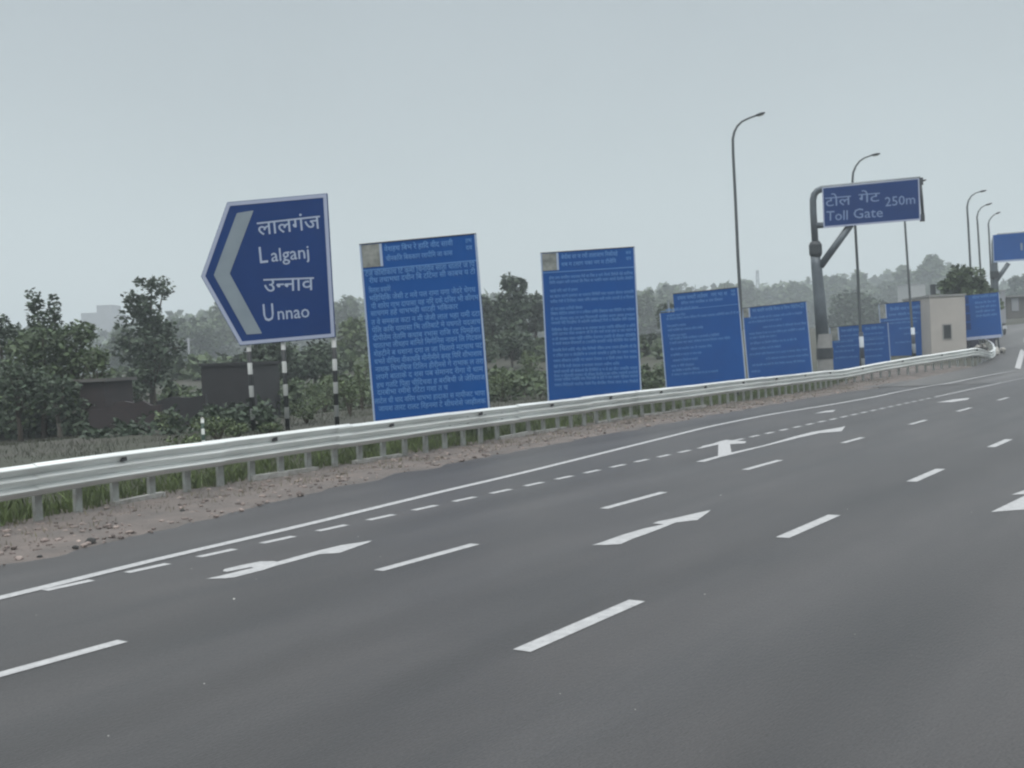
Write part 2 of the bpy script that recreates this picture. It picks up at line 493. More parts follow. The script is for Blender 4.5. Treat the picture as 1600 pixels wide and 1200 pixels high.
# reddish gravel verge between the asphalt and the guard rail
mb = MB(); yr = spread([(-30, 0, 1.5), (0, 62, 0.45), (62, 70, 0.5)])
NV = 14
for y in yr:
    x1 = interp(VERGE_X, y) + 0.8 + 0.15 * noise.noise((y * 0.9, 7, 0)); x0 = interp(RAIL_X, y) - 1.0
    for i in range(NV + 1):
        x = x1 + (x0 - x1) * i / NV
        e = sstep(0, 0.25, i / NV)
        mb.v.append((x, y, G(x, y) - 0.035 + e * (0.055 + 0.05 * noise.noise((x * 1.3, y * 1.3, 0)) + 0.03 * noise.noise((x * 4, y * 4, 2)))))
for j in range(len(yr) - 1):
    for i in range(NV): mb.f.append((j * (NV + 1) + i + 1, j * (NV + 1) + i, (j + 1) * (NV + 1) + i, (j + 1) * (NV + 1) + i + 1))
tag(mb.build('verge', MT['verge'], smooth=True), kind='structure')

# side road that climbs away behind the end of the rail
mb = MB()
LB = [(1340, 607), (1440, 592), (1500, 579), (1528, 571), (1545, 548), (1562, 525), (1574, 509)]
rows = []
for q in LB: rows.append(hit(*q))
rows.append(Vector((rows[-1].x - 6, rows[-1].y + 22, 0)))
NS = 10
for r in rows:
    for i in range(NS + 1):
        x = r.x + (-11.2 - r.x) * i / NS
        y = r.y + (i / NS) * 3
        mb.v.append((x, y, G(x, y) + 0.008 + 0.02 * (1 - i / NS)))
for j in range(len(rows) - 1):
    for i in range(NS): mb.f.append((j * (NS + 1) + i, j * (NS + 1) + i + 1, (j + 1) * (NS + 1) + i + 1, (j + 1) * (NS + 1) + i))
tag(mb.build('side_road', MT['asphalt_old'], smooth=True), kind='structure')

def resample2(p, st):
    L = [0]
    for a, b in zip(p, p[1:]): L.append(L[-1] + math.dist(a, b))
    out, d, i = [], 0, 0
    while d <= L[-1]:
        while L[i + 1] < d: i += 1
        t = (d - L[i]) / (L[i + 1] - L[i]); out.append((p[i][0] + (p[i + 1][0] - p[i][0]) * t, p[i][1] + (p[i + 1][1] - p[i][1]) * t)); d += st
    for _ in range(3): out = [out[0]] + [((a[0] + 2 * b[0] + c[0]) / 4, (a[1] + 2 * b[1] + c[1]) / 4) for a, b, c in zip(out, out[1:], out[2:])] + [out[-1]]
    return out
# ---- painted markings (parts of the road)
def stripe(x0, y0, x1, y1, w, name, z=0.005):
    a, b = Vector((x0, y0, z)), Vector((x1, y1, z))
    sx = Vector((w / 2, 0, 0))
    return MB().add([a - sx, a + sx, b + sx, b - sx], [(0, 1, 2, 3)]).build(name, MT['paint'], road)
y = -1.9
for y0, y1 in ((-5.5, -3.2), (0.2, 2.2), (3.3, 5.7), (9.0, 10.8), (14.0, 15.95), (19.3, 21.1), (25.0, 26.5), (30.7, 32.4), (36.2, 38.1), (42.4, 44.2), (48, 50), (54, 56), (60, 62)):
    if y1 > 1: stripe(-8.25, y0, -8.25, y1, 0.15, 'lane_dash')
for y0, y1 in ((1.3, 3.3), (6.95, 8.85), (12.5, 14.4), (18.2, 20.1), (24.3, 26.2), (30, 32), (36, 38)):
    stripe(-4.9, y0, -4.9, y1, 0.17, 'lane_dash')
y = 6.7
dd = []
while y < 45:
    dd.append(y); y += 1.04
for y in dd: stripe(-11.05 - 0.004 * (y - 7), y, -11.05 - 0.004 * (y - 7), y + 0.58, 0.14, 'edge_dash')
stripe(-11.2, 45.4, -11.2, 75, 0.13, 'edge_line', 0.006)
EPX = [(0, 938), (125, 906), (225, 879.5), (325, 857.5), (400, 840.5), (587, 795), (712, 763.5), (800, 743.5), (956, 705), (1112, 666), (1206, 647.5), (1300, 632.5), (1380, 618), (1450, 604.5), (1525, 591.5), (1588, 580)]
EDGE = [(-10.45, -30), (-10.55, -8)] + [(q.x, q.y) for q in (hit(*e) for e in EPX)]
pts = resample2(EDGE, 0.8)
mb = MB()
for i, (x, y) in enumerate(pts):
    z = 0.0075 if y < 45 else max(0.0075, G(x, y) + 0.03 * sstep(45, 50, y))
    mb.v += [(x - 0.095, y, z), (x + 0.095, y, z)]
mb.f = [(2 * i, 2 * i + 1, 2 * i + 3, 2 * i + 2) for i in range(len(pts) - 1)]
mb.build('edge_line', MT['paint'], road)
def painted(px_pts, name, z=0.006):
    bm = bmesh.new()
    vs = [bm.verts.new(on_ground(x, y, z)) for x, y in px_pts]
    f = bm.faces.new(vs)
    bmesh.ops.triangulate(bm, faces=[f])
    bmesh.ops.recalc_face_normals(bm, faces=bm.faces[:])
    if sum(q.normal.z for q in bm.faces) < 0: bmesh.ops.reverse_faces(bm, faces=bm.faces[:])
    me = bpy.data.meshes.new(name); bm.to_mesh(me); bm.free(); me.materials.append(MT['paint'])
    o = bpy.data.objects.new(name, me); COL.objects.link(o); o.parent = road
    return o
def z2p(pts, ox, oy, k): return [(ox + x / k, oy + y / k) for x, y in pts]
painted(z2p([(105, 522), (200, 503), (380, 458), (480, 436), (462, 430), (275, 466), (240, 462), (250, 447), (380, 415), (530, 386), (640, 384), (665, 389), (860, 335), (1000, 298), (1160, 260), (1410, 222), (1380, 238), (1150, 320), (1000, 328), (640, 425), (560, 452), (330, 510), (270, 517)], 300, 800, 5.0), 'turn_arrow')
painted(z2p([(165, 610), (240, 590), (480, 505), (700, 440), (915, 394), (795, 385), (860, 363), (1000, 335), (1280, 272), (1405, 245), (1380, 268), (1265, 350), (1040, 375), (900, 432), (720, 500), (590, 545), (470, 600), (300, 610)], 900, 760, 6.667), 'straight_arrow')
painted(z2p([(140, 435), (330, 385), (333, 292), (190, 318), (195, 305), (300, 280), (350, 262), (400, 252), (470, 258), (565, 265), (555, 280), (430, 288), (442, 357), (700, 300), (980, 220), (1120, 185), (1340, 150), (1392, 137), (1360, 180), (1180, 195), (1000, 235), (800, 285), (440, 374), (350, 396), (220, 434)], 1060, 640, 5.333), 'turn_arrow')
painted([(1548, 800), (1575, 787), (1600, 775), (1640, 757), (1700, 737), (1716, 742), (1650, 785), (1600, 796)], 'turn_arrow')
painted([(1580, 773), (1600, 766), (1640, 751), (1645, 755), (1600, 772)], 'turn_arrow')
painted([(1272, 646), (1290, 642), (1306, 640.5), (1301, 643.5)], 'turn_arrow')
painted([(1463, 629), (1490, 624), (1515, 621.5), (1512, 624.5), (1488, 628)], 'turn_arrow')
# gore line of the side road, at the right edge of the picture
a, b, c = hit(1590, 577), hit(1597, 553), hit(1604, 528)
mb = MB()
for q in (a, b, c): mb.v += [(q.x - 0.16, q.y, G(q.x - .16, q.y) + 0.05), (q.x + 0.16, q.y, G(q.x + .16, q.y) + 0.05)]
mb.f = [(0, 1, 3, 2), (2, 3, 5, 4)]
tag(mb.build('gore_line', MT['paint']), kind='structure')

# broken whitewashed kerb under the rail
rk = random.Random(3)
mb = MB(); y = 3.0
while y < 40:
    L = rk.uniform(0.8, 2.4)
    if rk.random() < 0.72:
        xa, xb = interp(RAIL_X, y) - 0.20, interp(RAIL_X, y + L) - 0.20
        c = Vector(((xa + xb) / 2 + rk.uniform(-.05, .05), y + L / 2, 0.05 + rk.uniform(-.03, .02)))
        u = Vector((xb - xa, L, rk.uniform(-.04, .04))).normalized()
        n = u.cross(Vector((0, 0, 1))).normalized()
        mb.boxf(c, u, n, u.cross(n), L * 0.97, 0.14, 0.11)
    y += L + rk.uniform(0.0, 0.25)
tag(mb.build('kerb', MT['kerb']), kind='structure')

# ================================================================== GUARD RAIL
RAILTOP = 0.96
path = [(interp(RAIL_X, y), y, 0.0) for y in spread([(-10, 55, 1.0)])]
for px, py, d in ((1310, 579, 57.8), (1360, 569.5, 60), (1400, 562.5, 61.6), (1440, 556, 63), (1475, 551, 64.5), (1505, 547, 65.8), (1524, 543, 66.6)):
    p = P(px, py, d); path.append((p.x, p.y, p.z - RAILTOP))
# the bull-nose end turns back behind the rail and dips into the ground
for px, py, d in ((1536, 546, 67.6), (1546, 550, 69.3), (1553, 545, 71.5), (1551, 536, 73.5), (1541, 529.5, 75.0), (1528, 528, 76)):
    p = P(px, py, d); path.append((p.x, p.y, p.z - RAILTOP))
path = [Vector(p) for p in path]
# smooth and resample
def resample(path, st):
    L = [0]
    for a, b in zip(path, path[1:]): L.append(L[-1] + (b - a).length)
    out, s, i = [], 0, 0
    while s <= L[-1]:
        while L[i + 1] < s: i += 1
        t = (s - L[i]) / (L[i + 1] - L[i]); out.append(path[i].lerp(path[i + 1], t)); s += st
    return out
path = resample(path, 0.5)
for _ in range(2):
    path = [path[0]] + [(a + b * 2 + c) / 4 for a, b, c in zip(path, path[1:], path[2:])] + [path[-1]]
nose_s = next(i for i, p in enumerate(path) if (p - (P(1524, 543, 66.6) - Vector((0, 0, RAILTOP)))).length < 0.5)
rail = empty('guard_rail', (interp(RAIL_X, 20), 20, 0), 'long galvanised triple-wave crash barrier curving along the gravel verge', 'guard rail')
prof = [(-.03, .964), (.0, .972), (.105, .924), (.108, .910), (.0, .808), (-.005, .802), (.105, .748), (.108, .734), (.0, .630), (-.005, .624), (.105, .570), (.108, .556), (.03, .470), (.01, .458)]
rr = random.Random(5)
def sweep(pa, off):
    mb = MB(); k = len(prof); n2 = 2 * k
    for i, p in enumerate(pa):
        t = pa[min(i + 1, len(pa) - 1)] - pa[max(i - 1, 0)]; t.z = 0; t.normalize()
        n = Vector((t.y, -t.x, 0))
        for a, z in prof: mb.v.append(tuple(p + n * (a + off) + Vector((0, 0, z))))
        for a, z in reversed(prof): mb.v.append(tuple(p + n * (a + off - 0.006) + Vector((0, 0, z))))
    for i in range(len(pa) - 1):
        for j in range(n2):
            q = (j + 1) % n2
            mb.f.append((i * n2 + j, i * n2 + q, (i + 1) * n2 + q, (i + 1) * n2 + j))
    mb.f.append(tuple(range(n2))); mb.f.append(tuple((len(pa) - 1) * n2 + j for j in range(n2 - 1, -1, -1)))
    return mb
SEG = 8
for i in range(0, len(path) - 1, SEG):
    j0, j1, k0 = rr.uniform(-.012, .012), rr.uniform(-.012, .012), rr.uniform(-.01, .01)
    seg = [p + Vector((k0, 0, j0 + (j1 - j0) * q / SEG)) for q, p in enumerate(path[i:i + SEG + 2])]
    if len(seg) > 1: sweep(seg, 0.016 * ((i // SEG) % 2)).build('rail_beam', MT['rail'], rail)
# splice plates and bolts
for i in range(4, len(path) - 12, SEG):
    p = path[i]; t = (path[i + 1] - path[i - 1]).normalized(); n = Vector((t.y, -t.x, 0)).normalized()
    mb = MB().boxf(p + n * 0.06 + Vector((0, 0, .855)), t, (0, 0, 1), n, 0.12, 0.10, 0.05)
    mb.build('bolt_plate', MT['bolt'], rail)
# posts, each a channel section with a spacer block behind the beam
d0 = 0.0; npost = 0
fine = resample(path, 0.88)
for i, p in enumerate(fine):
    if p.y < 1.0 and p.x > -16 and depth(p.x, p.y) < 6: continue
    if npost >= 95: break
    t = (fine[min(i + 1, len(fine) - 1)] - fine[max(i - 1, 0)]); t.z = 0; t.normalize()
    n = Vector((t.y, -t.x, 0)); h = .93 + rr.uniform(-.03, .0)
    t2 = (t + Vector((0, 0, rr.uniform(-.02, .02)))).normalized()
    mb = MB()
    c = p - n * 0.16
    up = Vector((rr.uniform(-.02, .02), rr.uniform(-.02, .02), 1)).normalized()
    for q, (a, b, w, th) in enumerate(((0, 0, .15, .012), (-.069, -.035, .012, .058), (.069, -.035, .012, .058))):
        mb.boxf(c + t * a + n * b + up * (h / 2 - .2), t, up, n, w, h + .4, th)
    po = mb.build('post', MT['rail_post'], rail); npost += 1
    MB().boxf(p - n * 0.075 + Vector((0, 0, .72)), t, (0, 0, 1), n, 0.11, 0.34, 0.146).build('spacer_block', MT['rail_post'], po)

# ================================================================== SIGNS
def board_posts(pl, root, fxs, m, r=0.06, name='post', zoff=0.3):
    for fx in fxs:
        top = pl.at(fx, 0.06, -0.16); bot = pl.at(fx, 1.0, -0.16)
        dr = (bot - top).normalized(); gz = G(bot.x, bot.y) - zoff
        k = (gz - top.z) / dr.z if abs(dr.z) > .1 else 0
        MB().tube([top, top + dr * max(k, pl.h)], r, 10).build(name, m, root, smooth=True)
def base_of(pl):
    b = pl.at(0.5, 1.0); return Vector((b.x, b.y, G(b.x, b.y)))

# ---- arrow shaped direction sign
pl = Plane([(355, 316), (511, 302), (524, 527), (375, 540)], 34.0, prior=0.45)
sg = empty('direction_sign', base_of(pl), 'tall navy arrow-shaped direction sign pointing left on three striped poles', 'road sign')
pent = [(355, 316), (314, 432), (375, 540), (524, 527), (511, 302)]
cen = (418, 423)
def shrink(pts, k):
    # inset every edge by k pixels
    out = []
    nn = len(pts)
    area = sum(pts[i][0] * pts[(i + 1) % nn][1] - pts[(i + 1) % nn][0] * pts[i][1] for i in range(nn))
    sgn = 1 if area > 0 else -1
    for i in range(nn):
        a, b, c = pts[i - 1], pts[i], pts[(i + 1) % nn]
        d1 = (b[0] - a[0], b[1] - a[1]); l1 = math.hypot(*d1); d2 = (c[0] - b[0], c[1] - b[1]); l2 = math.hypot(*d2)
        n1 = (-d1[1] / l1 * sgn, d1[0] / l1 * sgn); n2 = (-d2[1] / l2 * sgn, d2[0] / l2 * sgn)
        s = (n1[0] + n2[0], n1[1] + n2[1]); m = 1 + n1[0] * n2[0] + n1[1] * n2[1]
        out.append((b[0] + s[0] * k / m, b[1] + s[1] * k / m))
    return out
MB().prism([pl.px(*q) for q in pent], pl.n, 0.06).build('panel', MT['navy'], sg)
o1, i1 = shrink(pent, 0.8), shrink(pent, 6.2)
mb = MB()
for k in range(5):
    q = (k + 1) % 5
    mb.prism([pl.px(*o1[k], .012), pl.px(*i1[k], .012), pl.px(*i1[q], .012), pl.px(*o1[q], .012)], pl.n, 0.008)
mb.build('border', MT['border'], sg)
ch = z2p([(258, 180), (155, 457), (302, 722), (370, 717), (226, 450), (332, 168)], 280, 270, 2.857)
mb = MB()
mb.prism([pl.px(*ch[0], .012), pl.px(*ch[1], .012), pl.px(*ch[4], .012), pl.px(*ch[5], .012)], pl.n, 0.008)
mb.prism([pl.px(*ch[1], .012), pl.px(*ch[2], .012), pl.px(*ch[3], .012), pl.px(*ch[4], .012)], pl.n, 0.008)
mb.build('chevron', MT['chevron'], sg)
mb = MB()
S2 = lambda x, y: (280 + x / 2.857, 270 + y / 2.857)
troot, tmat = sg, 'letter'
def sign_text(mb, pl, geo, a, b, cap_px, ref):
    A, B = pl.px(*a, .014), pl.px(*b, .014)
    lay(mb, geo, A, B, pl.n, cap_px * pl.d / F, ref)
    mb.build('lettering', MT[tmat], troot); mb.v, mb.f = [], []
sign_text(mb, pl, text_geo("लालगंज", .004), S2(352, 279), S2(634, 248), 54 / 2.857, 0.60)
sign_text(mb, pl, text_geo("L", .004), S2(362, 404), S2(398, 400), 72 / 2.857, 0.68)
sign_text(mb, pl, text_geo("alganj", .004), S2(413, 397), S2(582, 380), 60 / 2.857, 0.72)
sign_text(mb, pl, unnao_hindi(.004), S2(378, 531), S2(604, 523), 54 / 2.857, 0.60)
sign_text(mb, pl, text_geo("U", .004), S2(379, 663), S2(425, 659), 76 / 2.857, 0.68)
sign_text(mb, pl, text_geo("nnao", .004), S2(442, 656), S2(583, 644), 56 / 2.857, 0.68)
for a, b in (((386, 535), (394, 668)), ((440, 530), (448, 680)), ((519.5, 522), (525, 668))):
    top, low = pl.px(*a, -.12), pl.px(*b, -.12)
    dr = (low - top).normalized(); gz = G(low.x, low.y) - .3
    t = (gz - top.z) / dr.z
    foot = top + dr * t
    pt = Vector((0, 0, 0)); 
    MB().tube([top - dr * 0.4, foot], 0.075, 12).build('post', MT['bandpost'], sg, smooth=True)
mb = MB()
for fy in (.12, .5, .88): MB().boxf(pl.at(.46, fy, -.09), pl.u, pl.v, pl.n, pl.w * 1.0, .07, .05).build('back_rail', MT['steel'], sg)

# ---- big blue notice boards
GRP = 'blue notice boards standing in a row behind the guard rail'
def notice_board(corners, d, label, pic, head, rows, ext=0.06, lettermat='small_letter', prior=.3, emblem=True, rowh=.10, rule=None, stepped=None, edge=True):
    pl = Plane(corners, d, prior=prior)
    root = empty('notice_board', base_of(pl), label, 'notice board', GRP)
    hp = 1.0 + ext
    mb = MB()
    if stepped: # the header is narrower than the sheet under it
        pl.quad(mb, 0, 1, stepped[1], hp, 0, .06); pl.quad(mb, stepped[0], 1, 0, stepped[1], 0, .06)
    else: pl.quad(mb, 0, 1, 0, hp, 0, .06)
    mb.build('panel', MT['blue'], root)
    ew = .035 / pl.w * 1.4; eh = .03 / pl.h
    mb = MB()
    pl.quad(mb, 0, ew, 0.0 if not stepped else stepped[1], hp, .012, .008); mb.build('frame_edge', MT['edge'], root)
    mb = MB(); pl.quad(mb, 1 - ew, 1, 0, hp, .012, .008); mb.build('frame_edge', MT['edge'], root)
    mb = MB()
    pl.quad(mb, 0 if not stepped else stepped[0], 1, -eh * .8, 0, .02, .09)
    mb.build('top_rail', MT['dark_steel'], root)
    if pic:
        mb = MB(); pl.quad(mb, ew * 1.2, pic[0], 0.004, pic[1], .016, .010 if not stepped else .05); mb.build('picture', MT['picture'], root)
        mb = MB(); pl.quad(mb, pic[0], pic[0] + .022, 0.004, pic[1], .017, .010); mb.build('picture_edge', MT['edge'], root)
    if rule:
        mb = MB(); pl.quad(mb, ew, 1 - ew, rule, rule + .006, .014, .006); mb.build('header_rule', MT['small_letter'], root)
    def line(name, txt, bold, fy, x0, x1, hh):
        mb = MB(); lay(mb, text_geo(txt, bold), pl.at(x0, fy, .016), pl.at(x1, fy, .016), pl.n, hh, .60)
        mb.build(name, MT[lettermat], root)
    for (fy, x0, x1, hh) in head: line('heading', row_text((x1 - x0) * pl.w / (hh * 1.05)), .012, fy, x0, x1, hh)
    if emblem:
        for fy in (.045, .085): line('emblem', rt.choice(DEVA) + rt.choice(DEVA), .012, fy, .905, .96, .10)
    for (fy, x0, x1) in rows: line('text_line', row_text((x1 - x0) * pl.w / (rowh * 1.05)), .012, fy, x0, x1, rowh)
    board_posts(pl, root, (.12, .5, .88), MT['steel'], .055)
    return pl, root
# first board: 18 rows
H = 1000.0
rows = [(330, .03, .97), (370, .06, .97), (425, .05, .24), (470, .05, .96), (515, .06, .98), (556, .05, .80), (605, .05, .98), (650, .05, .98),
        (695, .05, .97), (738, .05, .98), (783, .05, .98), (828, .05, .97), (872, .05, .98), (915, .05, .97), (962, .05, .98), (1003, .05, .66), (1050, .02, .97), (1095, .05, .97)]
rows = [((y - 150) / 970, a, b) for y, a, b in rows]
notice_board([(563, 382), (745, 366), (764, 632), (582, 655)], 31.0, 'tall blue notice board with large rows of text beside the arrow sign', (.17, .135),
             [(.052, .21, .80, .125), (.108, .22, .79, .12)], rows, rowh=.125, rule=.148)
ry = [330, 362, 418, 455, 490, 540, 572, 608, 636, 682, 710, 745, 775, 820, 855, 892, 930, 965, 995, 1020, 1055]
rx = {418: .38, 540: .42, 930: .78}
rows = [((y - 150) / 960, .08, rx.get(y, .97)) for y in ry]
notice_board([(845, 395), (993, 387), (1001, 606), (855, 621)], 40.0, 'tall blue notice board with dense fine text between two gaps of trees', (.17, .125),
             [(.05, .22, .82, .13), (.10, .22, .80, .12)], rows, rowh=.085, rule=.135)
R3 = [(435, 220, 470), (480, 225, 370), (505, 222, 780), (560, 225, 370), (592, 230, 500), (635, 230, 370), (660, 240, 620), (692, 240, 700), (740, 245, 560), (785, 245, 480), (828, 260, 450), (870, 245, 420), (905, 250, 460), (937, 245, 600)]
def z3(y, x0, x1):
    sk = (y - 430) * .045
    return ((y - 425) / 570 * .83 + .17 + .02 * 0, (x0 - 170 - sk) / 610, (x1 - 170 - sk) / 610)
rows = [z3(*q) for q in R3]
notice_board([(1029, 461), (1155, 450), (1164, 586), (1039, 604)], 49.5, 'blue stepped notice board with short left-aligned lines, lamp pole at its right edge', None,
             [(.07, .24, .62, .14), (.07, .66, .86, .14), (.125, .28, .8, .10)], rows, rowh=.085, rule=.18, stepped=(.19, .20))
R4 = [(.17, .09, .92), (.23, .08, .60), (.32, .3, .97), (.40, .08, .94), (.46, .08, .5), (.54, .08, .80), (.62, .08, .55), (.70, .06, .95), (.78, .3, .96), (.86, .08, .9), (.95, .06, .2)]
notice_board([(1162, 483), (1259, 470), (1271, 579), (1166, 589)], 58.0, 'squarish pale-lettered blue notice board just left of the thick cantilever post', (.10, .14),
             [(.075, .16, .90, .14)], R4, rowh=.09)
R5 = [(.40, .06, .4), (.40, .55, .9), (.52, .1, .92), (.64, .06, .4), (.66, .58, .88), (.80, .06, .45), (.82, .56, .86)]
notice_board([(1297, 512), (1388, 504), (1392, 566), (1299, 575)], 67.0, 'small low blue notice board crossed by a banded lamp pole', (.14, .34),
             [(.14, .20, .50, .13), (.14, .60, .93, .13), (.26, .18, .9, .08)], R5, rowh=.09, rule=.33, emblem=False, ext=.10)
R6 = [(.30, .1, .80), (.36, .1, .8), (.46, .4, .75), (.56, .5, .8), (.7, .3, .7)]
notice_board([(1373, 475), (1446, 470), (1451, 558), (1379, 568)], 76.0, 'blue notice board with a raised top edge left of the beige wall', (.14, .25),
             [(.13, .24, .9, .18), (.22, .2, .9, .14)], R6, rowh=.10, rule=.29, emblem=False, ext=.1)
pl, b7 = notice_board([(1500, 462), (1562, 457), (1566, 524), (1508, 531)], 75.0, 'far blue notice board with a column of pictures, right of the beige wall', None,
             [(.09, .3, .95, .16)], [(.22, .35, .9), (.32, .35, .9), (.42, .35, .85), (.52, .35, .9)], rowh=.12, emblem=False, ext=.0)
for k in range(4):
    mb = MB(); pl.quad(mb, .03, .20, .03 + k * .2, .19 + k * .2, .018, .012); mb.build('picture', MT['navy'], b7)
mb = MB(); pl.quad(mb, 0.06, .96, .96, 1.03, .03, .03); mb.build('bottom_strip', MT['border'], b7)

# ---- cantilever signs
def arc(c, r, a0, a1, u, v, k=7):
    return [Vector(c) + Vector(u) * (r * math.cos(a0 + (a1 - a0) * i / k)) + Vector(v) * (r * math.sin(a0 + (a1 - a0) * i / k)) for i in range(k + 1)]
d = 60.5
pl = Plane([(1284, 293), (1437, 279), (1438, 343), (1287, 357)], d, prior=.25)
postb = P(1286, 588, d); postb.z = G(postb.x, postb.y)
cs = empty('cantilever_sign', postb, 'grey cantilever gantry carrying the blue toll gate 250m sign over the verge', 'road sign')
K = d / F
def pp(x, y, o=-.14): return pl.px(x, y, o - .12)
lower = [pp(1285, 545), pp(1280, 470), pp(1275, 415)]
MB().tube([pp(1286, 548), lower[1], lower[2], pp(1273, 398)], [.36, .33, .30, .26], 16).build('post', MT['steel'], cs, smooth=True)
MB().tube([pp(1274.3, 402), pp(1273.8, 396), pp(1273.2, 382), pp(1272.8, 377)], [.26, .36, .36, .26], 16).build('flange', MT['dark_steel'], cs)
bend = [pp(1273, 380), pp(1270, 330), pp(1269.5, 312), pp(1271.5, 303), pp(1276, 297.5), pp(1283, 294.5), pp(1300, 293), pp(1360, 287), pp(1438, 280)]
MB().tube(bend, .19, 14).build('upper_arm', MT['steel'], cs, smooth=True)
MB().tube([pp(1271, 352), pp(1300, 350), pp(1360, 344), pp(1438, 338)], .17, 14).build('lower_arm', MT['steel'], cs, smooth=True)
MB().tube([pp(1281, 416), pp(1329, 350)], .20, 14).build('brace', MT['steel'], cs, smooth=True)
mb = MB(); pl.quad(mb, 0, 1, 0, 1, 0, .06); mb.build('panel', MT['navy'], cs)
mb = MB()
ew, eh = .10 / pl.w, .09 / pl.h
pl.quad(mb, 0, 1, 0, eh * .5, .012, .008); pl.quad(mb, 0, 1, 1 - eh, 1, .012, .008); pl.quad(mb, 0, ew * .7, eh * .5, 1 - eh, .012, .008); pl.quad(mb, 1 - ew * .7, 1, eh * .5, 1 - eh, .012, .008)
mb.build('border', MT['border'], cs)
MB().tube([pp(1437, 279, .0), pp(1440, 310, .0), pp(1442.5, 345, .0)], .085, 10).build('end_post', MT['dark_steel'], cs, smooth=True)
MB().boxf(pl.px(1439, 283, -.1), pl.u, pl.v, pl.n, .22, .40, .14).build('end_clamp', MT['dark_steel'], cs)
MB().boxf(pl.px(1441, 340, -.1), pl.u, pl.v, pl.n, .26, .40, .14).build('end_clamp', MT['dark_steel'], cs)
mb = MB(); troot, tmat = cs, 'toll_letter'
S6 = lambda x, y: (1240 + x / 6.667, 240 + y / 6.667)
sign_text(mb, pl, text_geo("टोल", .004), S6(330, 552), S6(600, 530), 88 / 6.667, .60)
sign_text(mb, pl, text_geo("गेट", .004), S6(678, 512), S6(900, 496), 84 / 6.667, .60)
sign_text(mb, pl, text_geo("250m", .004), S6(955, 550), S6(1268, 520), 92 / 6.667, .68)
sign_text(mb, pl, text_geo("Toll", .004), S6(342, 700), S6(565, 688), 98 / 6.667, .68)
sign_text(mb, pl, text_geo("Gate", .004), S6(625, 675), S6(930, 660), 98 / 6.667, .68)
# painted concrete plinth with a dark band
c0 = pp(1287, 522)
foot = Vector((c0.x, c0.y, postb.z - .3))
ptop = pp(1285.5, 522).z
mb = MB().tube([foot, Vector((foot.x, foot.y, ptop))], [.46, .42], 18); mb.build('plinth', MT['concrete'], cs, smooth=False)
zb0, zb1 = pp(1287, 561).z, pp(1287, 544).z
MB().tube([Vector((foot.x, foot.y, zb0)), Vector((foot.x, foot.y, zb1))], .47, 18).build('plinth_band', MT['dark_steel'], cs)

d = 88.0
pl = Plane([(1551, 367), (1660, 359), (1661, 402), (1552, 411)], d, prior=.25)
postb = pl.px(1556, 520, -.3); postb.z = G(postb.x, postb.y)
cs2 = empty('cantilever_sign', postb, 'distant blue cantilever sign cut off by the right edge of the picture', 'road sign')
mb = MB(); pl.quad(mb, 0, 1, 0, 1, 0, .06); mb.build('panel', MT['blue'], cs2)
mb = MB(); pl.quad(mb, 0, 1, .94, 1, .012, .008); pl.quad(mb, 0, .012, 0, .94, .012, .008); mb.build('border', MT['edge'], cs2)
mb = MB(); lay(mb, text_geo("1", .02), pl.at(.40, .62, .014), pl.at(.43, .62, .014), pl.n, .55, .68); mb.v = mb.v; mb.build('lettering', MT['chevron'], cs2)
MB().tube([postb - Vector((0, 0, .3)), pp(1555, 430), pp(1553, 380), pp(1554, 372), pp(1560, 368), pp(1650, 361)], [.3, .26, .19, .19, .19, .19], 14).build('post', MT['steel'], cs2, smooth=True)
MB().tube([pp(1554.5, 435), pp(1554, 424)], .36, 14).build('flange', MT['dark_steel'], cs2)
MB().tube([pp(1556, 440), pp(1576, 411)], .18, 12).build('brace', MT['steel'], cs2, smooth=True)

# ================================================================== STREET LAMPS
LG = 'curved-arm lamp poles along the carriageway'
def lamp(pts, d, base_py, label, banded_foot, r0=.085):
    """pts: photo points from the foot of the shaft to the tip of the arm"""
    q = [P(x, y, d) for x, y in pts]
    # the arm reaches out over the road, so its far points come a little nearer
    base = P(pts[0][0], base_py, d)
    base.z = G(base.x, base.y)
    root = empty('street_lamp', base, label, 'street lamp', LG)
    shaft = [base - Vector((0, 0, .3))] + q
    n = len(shaft)
    rad = [r0 + (0.045 - r0) * min(1, i / (n - 3)) for i in range(n)]
    MB().tube(shaft[:-1], rad[:-1], 10).build('pole', MT['lamp_steel'], root, smooth=True)
    a, b = q[-2], q[-1]
    u = (b - a).normalized(); s = u.cross(Vector((0, 0, 1))).normalized(); v = s.cross(u)
    c = (a + b) / 2; L = (b - a).length * 1.05
    mb = MB()
    st = [(-.5, .05, .04), (-.35, .09, .06), (0, .14, .075), (.35, .12, .05), (.5, .05, .025)]
    for t, w, h in st:
        for k in range(8):
            ang = 2 * math.pi * k / 8
            mb.v.append(tuple(c + u * t * L + s * w * math.cos(ang) + v * h * math.sin(ang)))
    for i in range(4):
        for k in range(8): mb.f.append((i * 8 + k, i * 8 + (k + 1) % 8, (i + 1) * 8 + (k + 1) % 8, (i + 1) * 8 + k))
    mb.f += [tuple(range(7, -1, -1)), tuple(32 + k for k in range(8))]
    hd = mb.build('lamp_head', MT['dark_steel'], root, smooth=True)
    MB().boxf(c - v * .075, u, s, v, L * .5, .16, .02).build('lens', MT['lens'], hd)
    if banded_foot:
        top = P(*banded_foot[0], d); low = P(*banded_foot[1], d)
        MB().tube([low, top], r0 + .035, 12).build('banded_sleeve', banded_foot[2], root, smooth=True)
    return root
BW1 = banded('white_black_sleeve', (0.02, 0.03, 0.05), (0.42, 0.46, 0.5), 1.26, 0.25)
